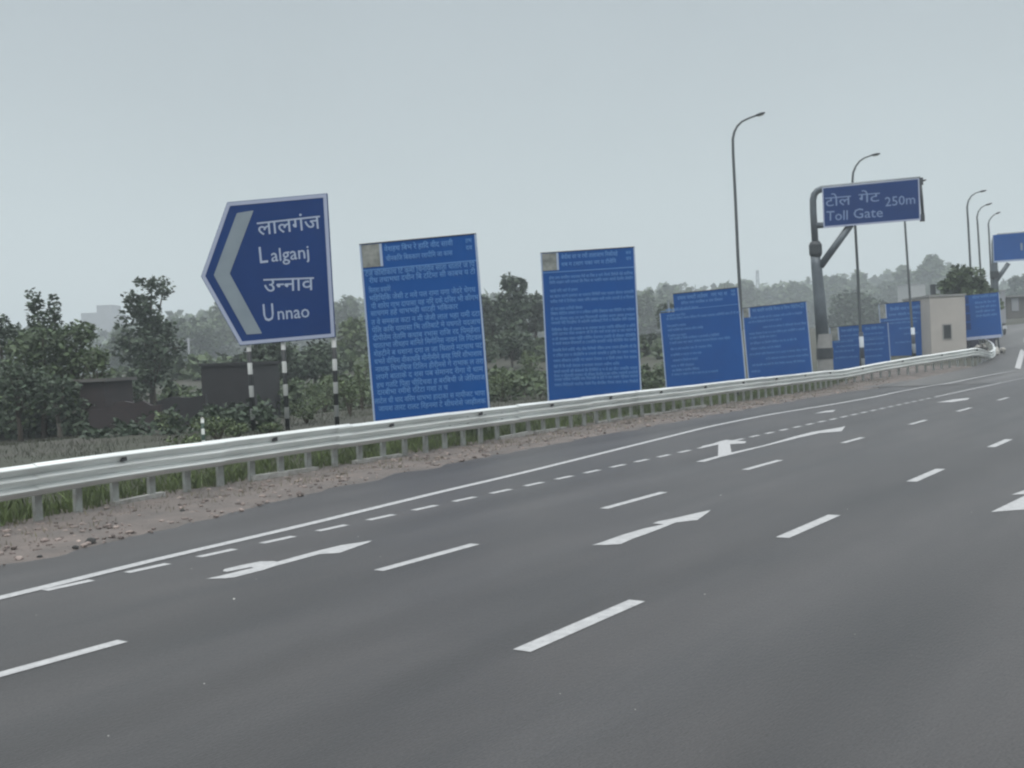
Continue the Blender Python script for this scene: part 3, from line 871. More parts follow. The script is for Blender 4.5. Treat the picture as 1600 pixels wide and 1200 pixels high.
lamp([(1157.5, 480), (1153, 400), (1149, 310), (1145.5, 240), (1145, 217), (1147.5, 206), (1152, 197), (1159, 190), (1168, 185.5), (1181, 180.5), (1195, 176)], 51.5, 600,
     'tallest lamp pole, rising from behind the stepped board', None)
lamp([(1345.5, 540), (1340, 420), (1335.5, 340), (1332, 282), (1333, 270), (1337, 260), (1343, 252), (1350, 247), (1362, 242.5), (1375, 240)], 63.0, 585,
     'lamp pole passing behind the toll gate sign with a banded sleeve at its foot', ((1345.2, 519), (1348.5, 577), BW1), .095)
lamp([(1427, 540), (1421.5, 460), (1416, 380), (1411.5, 312), (1412.5, 303), (1417, 294), (1424, 288), (1436, 283.5), (1447, 281)], 73.0, 572,
     'lamp pole below the right end of the toll gate sign, its head hidden', ((1426, 512), (1428.5, 556), BW1), .095)
lamp([(1521, 520), (1517, 430), (1512.5, 345), (1511, 324), (1513, 314), (1517.5, 306.5), (1524, 302), (1531, 299.5), (1541, 297.5)], 83.0, 545,
     'nearest of three grouped lamp poles beside the dark tree dome', None, .10)
lamp([(1537, 520), (1532.5, 430), (1527.5, 350), (1526.5, 340), (1528.5, 331), (1533, 324.5), (1540, 320.5), (1550, 317.5)], 90.0, 540,
     'middle of three grouped lamp poles above the dark tree dome', None, .10)
lamp([(1553, 520), (1549, 440), (1545, 360), (1544.3, 350), (1546, 344), (1550.5, 338), (1556, 334), (1563, 331.5)], 97.0, 535,
     'farthest and shortest lamp pole, touching the cut-off blue sign', None, .10)

# ================================================================== WALLS AND BUILDINGS
def face_frame(px0, px1, d):
    a, b = P(px0, 560, d), P(px1, 560, d); a.z = b.z = 0
    u = (b - a); L = u.length; u.normalize(); n = Vector((u.y, -u.x, 0))   # n points to the camera
    return a, b, u, n, L
def z_at(px, py, d): return P(px, py, d).z
def house(name, label, cat, px0, px1, top_py, d, dep, m, windows=(), door=None, roofm=None, over=.15, roof_t=.12, group=None):
    a, b, u, n, L = face_frame(px0, px1, d)
    zt = z_at((px0 + px1) / 2, top_py, d); zb = min(G(a.x, a.y), G(b.x, b.y)) - .3
    root = empty(name, (a + b) / 2 + Vector((0, 0, zb + .3)), label, cat, group)
    c = (a + b) / 2 - n * dep / 2
    MB().boxf(c + Vector((0, 0, (zb + zt) / 2)), u, (0, 0, 1), n, L, zt - zb, dep).build('wall', m, root)
    MB().boxf(c + Vector((0, 0, zt + roof_t / 2)), u, (0, 0, 1), n, L + 2 * over, roof_t, dep + 2 * over).build('roof', roofm or MT['concrete'], root)
    for x0, x1, y0, y1 in windows:
        q0, q1 = a + u * L * x0, a + u * L * x1
        h = zt - zb - .3; z0, z1 = zb + .3 + h * y0, zb + .3 + h * y1
        fr = MB().boxf((q0 + q1) / 2 + n * .01 + Vector((0, 0, (z0 + z1) / 2)), u, (0, 0, 1), n, (q1 - q0).length + .16, z1 - z0 + .16, .06).build('window', MT['concrete'], root)
        MB().boxf((q0 + q1) / 2 + n * .03 + Vector((0, 0, (z0 + z1) / 2)), u, (0, 0, 1), n, (q1 - q0).length, z1 - z0, .05).build('pane', MT['glass'], fr)
    return root
# sooty brick wall and huts in the field at the left
def wall_run(name, label, px0, px1, tops, d, m, th=.25, cope=True):
    a, b, u, n, L = face_frame(px0, px1, d)
    root = empty(name, (a + b) / 2, label, 'wall')
    mb = MB(); k = len(tops); pts = []
    for i, ty in enumerate(tops):
        q = a + u * L * i / (k - 1); pts.append(Vector((q.x, q.y, z_at(px0 + (px1 - px0) * i / (k - 1), ty, d))))
    low = [Vector((q.x, q.y, G(q.x, q.y) - .4)) for q in pts]
    for i in range(k - 1):
        mb.prism([low[i], low[i + 1], pts[i + 1], pts[i]], n, th)
    mb.build('masonry', m, root)
    if not cope: return root
    cp = MB()
    for i in range(k - 1):
        cp.prism([pts[i] + n * .03, pts[i + 1] + n * .03, pts[i + 1] + n * .03 + Vector((0, 0, .07)), pts[i] + n * .03 + Vector((0, 0, .07))], n, th + .06)
    cp.build('coping', MT['grey_wall'], root)
    return root
wall_run('brick_wall', 'low sooty brick wall in the field below the lone tree', 134, 246, [641, 640, 639, 628, 627, 630, 626, 634, 633], 37.0, MT['brick'], cope=False)
wall_run('field_wall', 'dark field wall running left from the dark hut to the lone tree', 240, 318, [627, 620, 622, 617], 43.0, MT['brick_dark'], cope=False)
house('brick_shed', 'reddish brick shed with a flat roof under the bushy trees', 'shed', 122, 160, 597, 40.0, 3.0, MT['brick'], roofm=MT['grey_wall'])
house('brick_hut', 'dark flat-roofed hut behind the arrow sign poles', 'hut', 313, 395, 571, 46.0, 5.0, MT['brick_dark'], roofm=MT['brick_dark'], over=.08)
# pale slim pole by the hut
b0 = P(300, 640, 95); b0.z = G(b0.x, b0.y)
pr = empty('utility_pole', b0, 'thin pale concrete pole standing left of the arrow sign', 'pole')
MB().tube([b0 - Vector((0, 0, .3)), Vector((b0.x, b0.y, z_at(300, 528, 95)))], [.13, .08], 8).build('shaft', MT['far_wall'], pr, smooth=True)
mb = MB(); a, b, u, n, L = face_frame(290, 310, 95)
mb.boxf(Vector((b0.x, b0.y, z_at(300, 531, 95))), u, (0, 0, 1), n, .9, .07, .07); mb.build('crossarm', MT['far_wall'], pr)
# hazy far blocks above the trees at the left
def block(px0, px1, top, d, label, steps):
    a, b, u, n, L = face_frame(px0, px1, d)
    root = empty('apartment_block', (a + b) / 2, label, 'building')
    mb = MB()
    for f0, f1, ty in steps:
        zt = z_at((px0 + px1) / 2, ty, d); q0, q1 = a + u * L * f0, a + u * L * f1
        mb.boxf((q0 + q1) / 2 - n * 6 + Vector((0, 0, zt / 2 - .5)), u, (0, 0, 1), n, (q1 - q0).length, zt + 1, 12)
    mb.build('wall', MT['far_wall'], root)
    for i in range(5):
        for j in range(3):
            q = a + u * L * (.1 + .19 * i); z = 4 + j * 4.2
            MB().boxf(q + n * .03 + Vector((0, 0, z + 8)), u, (0, 0, 1), n, 1.8, 1.7, .1).build('window', MT['glass'], root)
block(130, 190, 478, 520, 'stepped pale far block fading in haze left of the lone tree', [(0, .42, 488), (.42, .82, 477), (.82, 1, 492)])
# beige walled building by the rail end
d = 74.0
bh = house('beige_building', 'blank beige plastered building with one dark opening by the rail end', 'building', 1456, 1511, 463, d, 5.0, MT['beige'],
           windows=((.36, .56, .30, .52),), over=.06, roof_t=.14)
a, b, u, n, L = face_frame(1456, 1511, d)
zt = z_at(1463, 463, d)
MB().boxf(a + u * .36 - n * .3 + Vector((0, 0, zt + .45)), u, (0, 0, 1), n, .28, .75, .28).build('roof_post', MT['dark_steel'], bh)
house('gate_pillar', 'tall pale grey block right of the far blue board', 'building', 1563, 1574, 455, 110.0, 2.0, MT['far_wall'], over=.05)
house('toll_office', 'dim low building with a pale panel at the right edge', 'building', 1577, 1680, 462, 122.0, 8.0, MT['grey_wall'], windows=((.3, .36, .35, .7), (.5, .56, .35, .7)), over=.4)
a, b, u, n, L = face_frame(1577, 1680, 122.0)
# pale door on it
to = [o for o in COL.objects if o.name.startswith('toll_office')][0]
q = a + u * L * .085 + u * .2
MB().boxf(q + n * .05 + Vector((0, 0, (z_at(1586, 466, 122) + z_at(1586, 486, 122)) / 2)), u, (0, 0, 1), n, .75, z_at(1586, 466, 122) - z_at(1586, 486, 122), .1).build('door', MT['far_wall'], to)
# pale sloping far roof in the trees
house('far_shed', 'pale far shed roof showing among the hazy trees', 'building', 1424, 1450, 444, 340.0, 10.0, MT['concrete'], over=.4, roofm=MT['concrete'])
# faint lattice mast
m0 = P(1187, 520, 560); m0.z = 0
ms = empty('lattice_mast', m0, 'faint thin mast rising from the hazy tree line', 'mast')
zt = z_at(1187, 422, 560); mb = MB()
for sx, sy in ((-1, -1), (1, -1), (1, 1), (-1, 1)):
    mb.tube([m0 + Vector((sx * 1.6, sy * 1.6, 0)), Vector((m0.x + sx * .4, m0.y + sy * .4, zt))], .14, 5)
for k in range(10):
    z = zt * k / 10; w = 1.6 - 1.2 * k / 10; w2 = 1.6 - 1.2 * (k + 1) / 10
    for s1, s2 in (((-1, -1), (1, -1)), ((1, -1), (1, 1)), ((1, 1), (-1, 1)), ((-1, 1), (-1, -1))):
        mb.tube([m0 + Vector((s1[0] * w, s1[1] * w, z)), m0 + Vector((s2[0] * w2, s2[1] * w2, zt * (k + 1) / 10))], .07, 4)
mb.build('lattice', MT['steel'], ms)

# low dark wall with white coping below the far board, and a small vehicle beside it
wall_run('low_wall', 'low dark wall with pale coping under the far blue board', 1506, 1556, [522, 520, 518], 78.0, MT['car_dark'])
def motorcycle(px, py, d, label):
    c = hit(px, py); root = empty('motorcycle', c, label, 'motorcycle')
    f = Vector((-.5, .866, 0)); q = Vector((f.y, -f.x, 0)); z = Vector((0, 0, 1))
    at = lambda x, y, h: c + f * x + q * y + z * h
    for x in (-.62, .64):
        ring = [at(x + .28 * math.cos(w * math.pi / 10), 0, .30 + .28 * math.sin(w * math.pi / 10)) for w in range(21)]
        wh = MB().tube(ring, .055, 8, cap=False).build('wheel', MT['tyre'], root, smooth=True)
        MB().tube([at(x, -.06, .30), at(x, .06, .30)], .2, 14).build('rim', MT['steel'], wh)
    MB().tube([at(-.15, 0, .50), at(.05, 0, .68), at(.35, 0, .80), at(.45, 0, .74)], [.10, .16, .15, .06], 10).build('tank', MT['car_dark'], root, smooth=True)
    MB().boxf(at(-.05, 0, .42), f, q, z, .5, .3, .3).build('engine', MT['dark_steel'], root)
    MB().tube([at(-.75, 0, .86), at(-.5, 0, .82), at(-.1, 0, .74)], [.07, .13, .12], 8).build('seat', MT['tyre'], root, smooth=True)
    MB().tube([at(.66, 0, .30), at(.5, 0, .72), at(.42, 0, .98)], .04, 8).build('fork', MT['steel'], root)
    MB().tube([at(.32, -.36, 1.02), at(.42, -.12, .99), at(.42, .12, .99), at(.32, .36, 1.02)], .022, 8).build('handlebar', MT['steel'], root)
    MB().boxf(at(-.82, 0, .62), f, q, z, .06, .34, .30).build('rear_plate', MT['car_white'], root)
motorcycle(1565, 523, 84, 'dark parked motorcycle with a pale rear plate beside the far blue board')

# ================================================================== TREES
def crown_mesh(name, m, rnd, blobs, leaf, per, flat=.55):
    """many leaf clusters spread through a set of ellipsoid boughs"""
    mb = MB()
    for cx, cy, cz, rx, ry, rz in blobs:
        n = int(per * (rx * ry * rz) ** (2 / 3.0) * (.19 / leaf) ** 1.2) + 10
        for _ in range(n):
            while True:
                p = (rnd.uniform(-1, 1), rnd.uniform(-1, 1), rnd.uniform(-1, 1)); r2 = p[0] ** 2 + p[1] ** 2 + p[2] ** 2
                if .12 < r2 < 1: break
            k = 1 + .22 * noise.noise((cx + p[0] * 2, cy + p[1] * 2, cz + p[2] * 2))
            c = Vector((cx + p[0] * rx * k, cy + p[1] * ry * k, cz + p[2] * rz * k))
            a = Vector((rnd.gauss(0, 1), rnd.gauss(0, 1), rnd.gauss(0, flat))).normalized()
            b = a.cross(Vector((rnd.gauss(0, 1), rnd.gauss(0, 1), rnd.gauss(0, 1)))).normalized()
            w = leaf * rnd.uniform(.6, 1.4); h = w * rnd.uniform(.35, .6)
            mb.add([c - a * w, c - b * h, c + a * w * .9, c + b * h], [(0, 1, 2, 3)])
    return mb
def make_tree(kind, H, W, rnd, leafm, barkm, leaf, label, group, per=46):
    """tree of height H and crown width W standing at the origin"""
    root = empty('tree', (0, 0, 0), label, 'tree', group)
    blobs = []; limbs = MB()
    if kind == 'bushy':
        th = H * .30
        for _ in range(15):
            an = rnd.uniform(0, 6.28); rr_ = W / 2 * .75 * math.sqrt(rnd.random()); z = th * .55 + (H * .9 - th * .55) * rnd.random() ** .8
            taper = 1 - .55 * max(0, (z / H - .55)) / .45; q = rnd.uniform(.20, .32)
            blobs.append((rr_ * math.cos(an) * taper, rr_ * math.sin(an) * taper, z, W * q, W * q, min(W * q * .8, H * .2)))
    elif kind == 'spire':
        th = H * .35
        for k in range(13):
            f = k / 12; z = H * (.38 + .56 * f); w = W * .46 * (1 - .45 * f) * rnd.uniform(.75, 1.2)
            blobs.append((rnd.uniform(-.12, .12) * W, rnd.uniform(-.12, .12) * W, z, w, w, H * rnd.uniform(.06, .10)))
    elif kind == 'ragged':
        th = H * .40
        for _ in range(34):
            an = rnd.uniform(0, 6.28); f = rnd.random(); z = H * (.26 + .68 * f)
            r0 = W / 2 * (0.85 * math.sin(min(1, f * 1.25 + .22) * math.pi * .8) + .1) * math.sqrt(rnd.random()); q = rnd.uniform(.09, .20)
            blobs.append((r0 * math.cos(an), r0 * math.sin(an), z, W * q, W * q, H * q * .55))
        for _ in range(5):
            blobs.append((rnd.uniform(-.25, .25) * W, rnd.uniform(-.2, .2) * W, H * rnd.uniform(.9, 1.0), W * .07, W * .07, H * .045))
    else:  # dome
        th = H * .25
        for _ in range(34):
            an = rnd.uniform(0, 6.28); r0 = math.sqrt(rnd.random()); z = H * (.28 + .62 * rnd.random() ** .55 * math.sqrt(max(0.05, 1 - r0 * r0 * .8)))
            q = rnd.uniform(.13, .22)
            blobs.append((r0 * W * .40 * math.cos(an), r0 * W * .40 * math.sin(an), z, W * q, W * q, H * q * .62))
    lean = (rnd.uniform(-.04, .04) * H, rnd.uniform(-.04, .04) * H)
    r0 = max(.09, H * .022)
    limbs.tube([(0, 0, -.4), (lean[0] * .3, lean[1] * .3, th * .6), (lean[0], lean[1], th * 1.2), (lean[0] * 1.3, lean[1] * 1.3, H * .72)], [r0 * 1.3, r0, r0 * .75, r0 * .25], 8)
    for bl in rnd.sample(blobs, min(9, len(blobs))):
        z0 = th * rnd.uniform(.75, 1.35)
        limbs.tube([(lean[0] * z0 / th * .9, lean[1] * z0 / th * .9, z0), (bl[0] * .55, bl[1] * .55, z0 + (bl[2] - z0) * .65), (bl[0], bl[1], bl[2])], [r0 * .5, r0 * .33, r0 * .12], 6)
    limbs.build('trunk', barkm, root, smooth=True)
    crown_mesh('crown', leafm, rnd, blobs, leaf, per).build('crown', leafm, root)
    return root
used = {}
def plant(kind, px, top, wpx, d, label, base_z=None, leafm='leaf_dark', seedk=0, group='trees beyond the signs', leaf=None, barkm='bark', per=120):
    """a tree whose top shows at photo height `top`, at distance d"""
    b = P(px, 560, d); gz = G(b.x, b.y) if base_z is None else base_z
    H = z_at(px, top, d) - gz; W = wpx * d / F
    rnd = random.Random(hash((px * 7 + top * 3 + seedk)) & 0xffff)
    o = make_tree(kind, H, W, rnd, MT[leafm], MT[barkm], leaf or max(.08, d * .0026), label, group, per)
    o.location = (b.x, b.y, gz); o.rotation_euler.z = 0
    return o
GL = 'trees in the field at the left'
plant('bushy', 12, 487, 110, 45, 'broad dark tree cut off by the left edge', leafm='leaf_dark', group=GL, per=170)
plant('spire', 60, 453, 46, 47, 'narrow taller spire tree above the bushy group at the left', leafm='leaf_dark', group=GL, per=170)
plant('spire', 88, 465, 44, 45.5, 'second narrow spire tree, just right of the taller spire', leafm='leaf_dark', group=GL, per=170)
plant('bushy', 62, 500, 120, 42.5, 'bushy mid-green tree under the two spire trees', leafm='leaf_mid', group=GL, per=170)
plant('bushy', 118, 497, 90, 43, 'rounded green tree right of the spire trees', leafm='leaf_mid', group=GL, per=170)
plant('bushy', 150, 540, 70, 41.5, 'low green tree beside the reddish brick shed', leafm='leaf_mid', group=GL)
plant('bushy', 26, 575, 120, 38.5, 'low dark thicket tree at the far left behind the rail', leafm='leaf_dark', group=GL)
plant('bushy', 88, 590, 90, 39, 'low tangled tree with pale trunk left of the brick wall', leafm='leaf_dark', group=GL, barkm='pale_bark')
plant('ragged', 237, 432, 108, 58, 'lone ragged tall tree left of the arrow sign', leafm='leaf_dark', group=GL, per=170)
plant('bushy', 238, 520, 80, 57, 'shorter dark tree at the foot of the lone ragged tree', leafm='leaf_dark', group=GL)
plant('bushy', 212, 595, 45, 48, 'small bush-like tree above the brick wall', leafm='leaf_dark', group=GL)
plant('bushy', 265, 590, 35, 52, 'small round tree between lone tree and hut', leafm='leaf_dark', group=GL)
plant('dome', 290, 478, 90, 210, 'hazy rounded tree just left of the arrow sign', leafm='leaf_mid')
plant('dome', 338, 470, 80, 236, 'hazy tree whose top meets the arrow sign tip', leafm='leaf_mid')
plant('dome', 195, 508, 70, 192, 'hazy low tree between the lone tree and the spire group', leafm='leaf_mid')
plant('bushy', 425, 530, 120, 62, 'dark tree behind the left and middle striped poles', leafm='leaf_dark', per=170)
plant('bushy', 490, 528, 110, 66, 'dark tree behind the right striped pole', leafm='leaf_dark', per=170)
plant('dome', 545, 455, 70, 245, 'hazy tree between the arrow sign and the first board', leafm='leaf_mid')
plant('bushy', 552, 500, 70, 95, 'pale green tree low between arrow sign and first board', leafm='leaf_light')
plant('dome', 660, 465, 120, 228, 'hazy tree mostly hidden behind the first board', leafm='leaf_mid')
plant('ragged', 803, 430, 66, 88, 'dark tall tree in the gap right of the first board', leafm='leaf_dark', per=170)
plant('dome', 768, 450, 60, 94, 'flat-topped dark tree touching the first board', leafm='leaf_dark', per=170)
plant('dome', 838, 447, 60, 97, 'dark tree touching the second board on its left', leafm='leaf_dark', per=170)
plant('bushy', 800, 520, 90, 80, 'low dark tree filling the gap between first and second board', leafm='leaf_dark')
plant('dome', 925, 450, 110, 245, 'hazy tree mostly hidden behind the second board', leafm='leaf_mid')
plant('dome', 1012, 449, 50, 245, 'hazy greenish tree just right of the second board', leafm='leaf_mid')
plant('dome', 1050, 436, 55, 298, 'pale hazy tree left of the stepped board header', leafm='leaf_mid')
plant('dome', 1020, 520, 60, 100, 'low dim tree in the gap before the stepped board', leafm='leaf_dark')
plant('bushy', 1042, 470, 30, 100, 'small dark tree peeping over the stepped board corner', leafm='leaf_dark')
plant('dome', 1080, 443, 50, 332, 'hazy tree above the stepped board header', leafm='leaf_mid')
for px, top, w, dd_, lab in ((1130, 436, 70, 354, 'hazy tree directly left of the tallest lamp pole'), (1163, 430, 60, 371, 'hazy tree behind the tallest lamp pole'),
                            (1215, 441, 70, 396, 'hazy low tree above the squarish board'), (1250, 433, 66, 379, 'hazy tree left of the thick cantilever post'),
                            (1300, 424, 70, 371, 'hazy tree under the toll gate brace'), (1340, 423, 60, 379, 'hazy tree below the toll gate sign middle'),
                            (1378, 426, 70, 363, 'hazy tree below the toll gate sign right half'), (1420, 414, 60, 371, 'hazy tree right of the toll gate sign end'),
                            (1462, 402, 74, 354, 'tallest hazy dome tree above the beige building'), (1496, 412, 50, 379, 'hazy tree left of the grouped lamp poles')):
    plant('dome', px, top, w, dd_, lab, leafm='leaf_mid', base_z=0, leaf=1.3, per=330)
plant('bushy', 1335, 455, 110, 210, 'dim tree behind the small low board', leafm='leaf_dark', base_z=1)
plant('dome', 1400, 470, 70, 228, 'dim low tree behind the board with raised top edge', leafm='leaf_mid', base_z=1)
plant('dome', 1190, 470, 90, 228, 'dim greenish tree showing over the squarish board', leafm='leaf_mid', base_z=1)
plant('dome', 1511, 411, 104, 79.5, 'dark dome-shaped tree behind the far blue board', leafm='leaf_mid', base_z=1.4, per=380)
plant('dome', 1600, 425, 60, 280, 'dim tree under the cut-off blue sign', leafm='leaf_dark', base_z=4)
plant('dome', 1640, 420, 80, 298, 'dim tree past the right edge beyond the low building', leafm='leaf_dark', base_z=4)
# far-off woods that read as one hazy mass
rw = random.Random(21)
BELT = [(-300, 492), (0, 498), (110, 505), (150, 512), (195, 500), (270, 482), (330, 480), (420, 470), (530, 463), (560, 458), (650, 455), (750, 450), (840, 455), (1005, 450), (1030, 444), (1050, 440),
        (1085, 443), (1100, 450), (1150, 437), (1165, 436), (1180, 444), (1220, 440), (1260, 437), (1300, 426), (1340, 428), (1360, 432), (1420, 418), (1460, 408), (1490, 414), (1510, 440), (1560, 440), (1700, 430), (1900, 430)]
def belt(name, label, x0, x1, d0, d1, n, lower, m, leaf):
    mb = MB()
    for _ in range(n):
        px = rw.uniform(x0, x1); dd_ = rw.uniform(d0, d1)
        b = P(px, 560, dd_); top = z_at(px, interp(BELT, px) + lower + rw.uniform(0, 26), dd_); w = rw.uniform(.018, .034) * dd_ * .6
        for _ in range(42):
            f = rw.random() ** .8; k = math.sqrt(max(.05, 1 - (f * 1.05) ** 3))
            c = Vector((b.x + rw.gauss(0, w * .42) * k, b.y + rw.gauss(0, w * .42) * k, f * top))
            a = Vector((rw.gauss(0, 1), rw.gauss(0, 1), rw.gauss(0, .6))).normalized(); q = a.cross(Vector((rw.gauss(0, 1), rw.gauss(0, 1), rw.gauss(0, 1)))).normalized()
            s_ = leaf * rw.uniform(.6, 1.3); mb.add([c - a * s_, c - q * s_ * .6, c + a * s_, c + q * s_ * .6], [(0, 1, 2, 3)])
    return tag(mb.build(name, MT[m]), label, 'woodland', kind='stuff')
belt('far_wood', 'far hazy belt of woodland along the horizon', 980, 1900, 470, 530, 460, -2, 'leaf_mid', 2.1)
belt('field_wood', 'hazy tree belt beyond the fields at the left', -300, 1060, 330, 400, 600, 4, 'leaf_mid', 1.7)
belt('thicket', 'dark tangled thicket under the left trees', -80, 150, 42, 50, 200, 84, 'leaf_dark', .17)
belt('wall_weeds', 'dark weeds growing up against the field walls', 125, 420, 33, 36, 70, 148, 'leaf_dark', .10)
belt('brush', 'green brush and saplings behind the notice boards', 250, 1060, 50, 72, 700, 120, 'leaf_mid', .14)
belt('undergrowth', 'dark hedge-like undergrowth across the fields behind the signs', -200, 1080, 82, 110, 560, 74, 'leaf_mid', .42)

# ================================================================== SHRUBS, GRASS, STONES
def shrub(px, py, wpx, hpx, d, label, leafm='leaf_light'):
    b = P(px, py, d); b.z = G(b.x, b.y) - .03
    W, Hh = wpx * d / F, hpx * d / F
    root = empty('shrub', b, label, 'shrub', 'shrubs on the bank behind the guard rail')
    rnd = random.Random(int(px * 13 + py)); blobs = []; st = MB()
    for _ in range(7):
        x, y2 = rnd.uniform(-.35, .35) * W, rnd.uniform(-.35, .35) * W; z = Hh * rnd.uniform(.3, .8)
        blobs.append((b.x + x, b.y + y2, b.z + z, W * rnd.uniform(.16, .3), W * rnd.uniform(.16, .3), Hh * rnd.uniform(.18, .28)))
        st.tube([b, b + Vector((x * .5, y2 * .5, z * .6)), b + Vector((x, y2, z))], [.03, .02, .008], 5)
    st.build('stem', MT['bark'], root)
    crown_mesh('foliage', MT[leafm], rnd, blobs, .06, 240).build('foliage', MT[leafm], root)
for a in ((292, 682, 46, 34, 26, 'leafy weed clump by the small banded marker post'), (340, 680, 60, 46, 30, 'green shrub right of the small banded marker post'),
          (372, 676, 40, 28, 31, 'low shrub at the foot of the left striped pole'), (422, 672, 44, 22, 33, 'low shrub between left and middle striped poles'),
          (480, 668, 50, 40, 38, 'green shrub between middle and right striped poles'), (548, 655, 48, 70, 42, 'tall green shrub between right striped pole and first board'),
          (566, 640, 34, 90, 46, 'pale shrub touching the first board edge'), (785, 640, 46, 60, 50, 'green shrub low right of the first board'),
          (822, 636, 50, 80, 54, 'taller green shrub left of the second board'), (1018, 615, 34, 34, 60, 'small dark shrub between second and stepped boards'),
          (262, 690, 40, 40, 34, 'dusty shrub at the right end of the brick wall'), (508, 648, 60, 60, 50, 'broad shrub behind the right striped pole')):
    shrub(*a)
# small banded marker post
b = P(318, 690, 25.5); b.z = G(b.x, b.y) - .2
mk_ = empty('marker_post', b, 'short black and white banded marker post in the weeds', 'marker post')
MB().tube([b, Vector((b.x, b.y, z_at(318, 654, 25.5)))], .04, 10).build('shaft', banded('marker_bands', (.02, .05, .035), (.5, .52, .5), .27), mk_, smooth=True)
MB().tube([Vector((b.x, b.y, z_at(318, 654, 25.5))), Vector((b.x, b.y, z_at(318, 652, 25.5)))], [.045, .02], 10).build('cap', MT['kerb'], mk_)
# grass and weeds behind and under the rail, and thin tufts on the verge
rg = random.Random(9)
def blades(n, fpos, hmin, hmax, m, name, label):
    mb = MB()
    for _ in range(n):
        x, y, z = fpos(); h = rg.uniform(hmin, hmax) * (.7 + .6 * rg.random()); w = h * rg.uniform(.02, .055) + .004; an = rg.uniform(0, 6.28)
        dx, dy = math.cos(an) * w, math.sin(an) * w; lx, ly = rg.gauss(0, .35) * h, rg.gauss(0, .35) * h
        mb.add([(x - dx, y - dy, z - .02), (x + dx, y + dy, z - .02), (x + lx * .5 + dx * .7, y + ly * .5 + dy * .7, z + h * .6), (x + lx, y + ly, z + h), (x + lx * .5 - dx * .7, y + ly * .5 - dy * .7, z + h * .6)], [(0, 1, 2, 3, 4)])
    return tag(mb.build(name, m), label, 'grass', kind='stuff')
def near_rail(s0, s1, y0, y1, pw=1.6):
    def f():
        while True:
            y = y0 + (y1 - y0) * rg.random() ** pw; x = interp(RAIL_X, y) - rg.uniform(s0, s1)
            if noise.noise((x * .5, y * .5, 5)) > -.25 + rg.uniform(-.3, .2): return x, y, G(x, y)
    return f
blades(34000, near_rail(.30, 3.2, 3, 62), .07, .30, MT['grass'], 'rail_grass', 'green weeds and grass growing along the back of the guard rail')
blades(26000, near_rail(2.5, 18, 8, 60, 1.1), .03, .13, MT['bank_green'], 'bank_grass', 'short green-brown grass on the bank under the signs')
blades(7000, near_rail(-1.6, .5, 6, 62, .9), .03, .10, MT['dry_grass'], 'verge_tufts', 'sparse dry tufts on the verge and at the feet of the rail posts')
# gravel on the verge
_b = bmesh.new(); bmesh.ops.create_icosphere(_b, subdivisions=1, radius=1)
ICO = ([tuple(v.co) for v in _b.verts], [tuple(v.index for v in f.verts) for f in _b.faces]); _b.free()
def pebbles(n, fpos, smin, smax, m, name, label, cat='gravel'):
    mb = MB()
    for _ in range(n):
        x, y, z = fpos(); s = smin + (smax - smin) * rg.random() ** 3
        an = rg.uniform(0, 6.28); ca, sa = math.cos(an), math.sin(an); ax, ay, az = rg.uniform(.7, 1.3), rg.uniform(.6, 1.0), rg.uniform(.35, .7)
        q = []
        for v in ICO[0]:
            k = s * rg.uniform(.75, 1.15); u, w, t = v[0] * ax * k, v[1] * ay * k, v[2] * az * k
            q.append((x + u * ca - w * sa, y + u * sa + w * ca, z + s * .12 + t))
        mb.add(q, ICO[1])
    return tag(mb.build(name, m), label, cat, kind='stuff')
def on_verge():
    y = 4 + 58 * rg.random() ** 1.7; a, b = interp(VERGE_X, y), interp(RAIL_X, y)
    x = a + (b - a) * rg.uniform(-.10, 1.0); return x, y, G(x, y) + .02
pebbles(3600, on_verge, .010, .075, MT['stone'], 'gravel', 'loose gravel and clods scattered over the reddish verge')
def on_road():
    return rg.uniform(-10.5, 1), 2.5 + 14 * rg.random(), 0.0
pebbles(34, on_road, .006, .018, MT['fleck'], 'road_grit', 'tiny pale grit specks lying on the asphalt')
def lump(px, py, s, label, m='dark_stone'):
    c = on_ground(px, py); rnd = random.Random(px); bm = bmesh.new()
    bmesh.ops.create_icosphere(bm, subdivisions=2, radius=s)
    for v in bm.verts:
        k = 1 + .35 * noise.noise(v.co * (2.2 / s) + Vector((px, 0, 0))); v.co = Vector((v.co.x * k * 1.1, v.co.y * k, v.co.z * k * .75))
    me = bpy.data.meshes.new('stone'); bm.to_mesh(me); bm.free(); me.materials.append(MT[m])
    o = bpy.data.objects.new('stone', me); COL.objects.link(o); o.location = (c.x, c.y, G(c.x, c.y) + s * .45)
    tag(o, label, 'stone', 'dark stones lying on the verge')
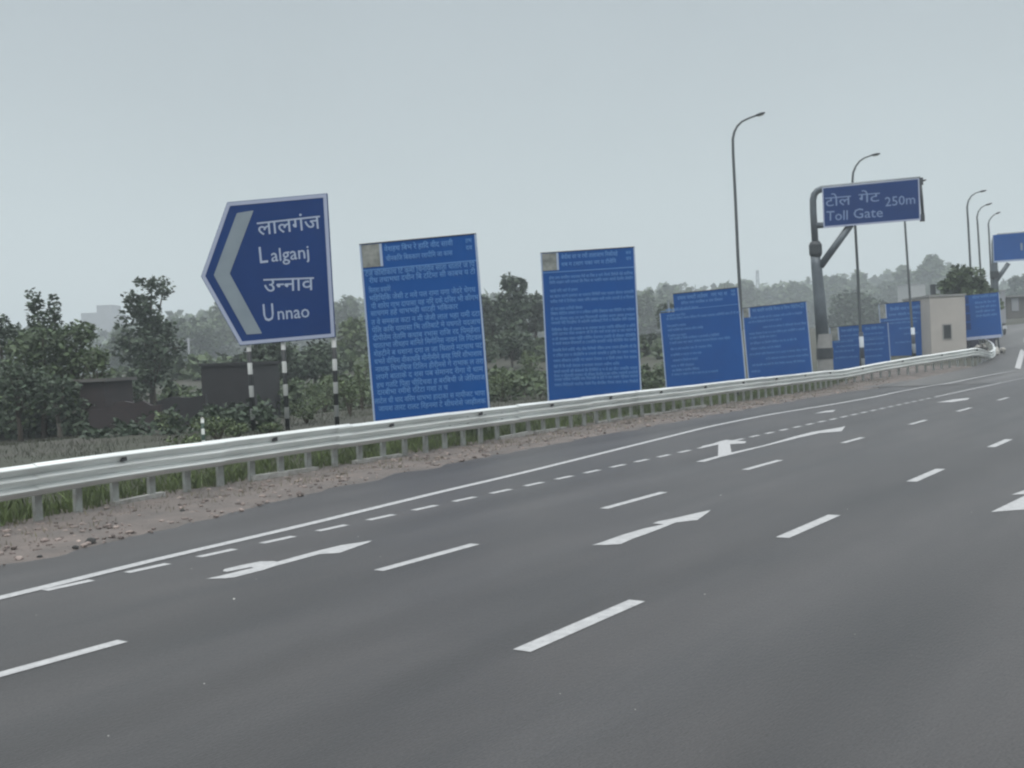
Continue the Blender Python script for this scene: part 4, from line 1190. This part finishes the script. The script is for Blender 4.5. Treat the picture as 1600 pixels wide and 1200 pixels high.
lump(142, 850, .075, 'largest dark stone on the verge, under the rail at the left')
lump(62, 872, .035, 'small dark clod near the asphalt edge, leftmost on the verge', 'dark_stone')
lump(118, 858, .045, 'flat dark clod just left of the largest stone', 'dark_stone')
lump(30, 876, .05, 'flat reddish clod at the asphalt edge in the left corner', 'stone')
lump(285, 800, .04, 'small dark stone on the verge below the marker post', 'dark_stone')

c0 = hit(1538, 556)
rb = empty('rubble_heap', c0, 'heap of pale broken concrete and dark lumps at the far rail end', 'rubble')
def heap(n, m, name, zs):
    mb = MB()
    for _ in range(n):
        an = rg.uniform(0, 6.28); r = 1.3 * math.sqrt(rg.random()); x, y = c0.x - .2 + r * math.cos(an) * .8, c0.y + 1.6 + r * math.sin(an) * 1.5; k = rg.uniform(.10, .30)
        z = G(x, y) + zs * (1 - r / 1.4) * rg.random()
        q = Matrix.Rotation(rg.uniform(0, 3), 3, Vector((rg.gauss(0, 1), rg.gauss(0, 1), rg.gauss(0, 1))).normalized())
        mb.add([Vector((x, y, z + k * .4)) + q @ (Vector(v) * k * rg.uniform(.8, 1.1)) for v in ICO[0]], ICO[1])
    return tag(mb.build(name, m, rb), kind='stuff')
heap(34, MT['kerb'], 'pale_rubble', .7); heap(16, MT['dark_stone'], 'dark_rubble', .6)

# ================================================================== HAZE
mb = MB().box(-760, 420, -40, 720, -2.5, 48)
hz = mb.build('haze', MT['grass'])
hm = bpy.data.materials.new('haze'); hm.use_nodes = True
hn, hl = hm.node_tree.nodes, hm.node_tree.links
for nd in list(hn):
    if nd.type == 'BSDF_PRINCIPLED': hn.remove(nd)
pv = hn.new("ShaderNodeVolumePrincipled")
pv.inputs["Color"].default_value = (0.86, 0.93, 0.97, 1)
pv.inputs["Density"].default_value = 0.0013
pv.inputs["Anisotropy"].default_value = 0.1
out = [q for q in hn if q.type == 'OUTPUT_MATERIAL'][0]
hl.new(pv.outputs[0], out.inputs["Volume"])
hz.data.materials.clear(); hz.data.materials.append(hm)
tag(hz, kind='stuff')
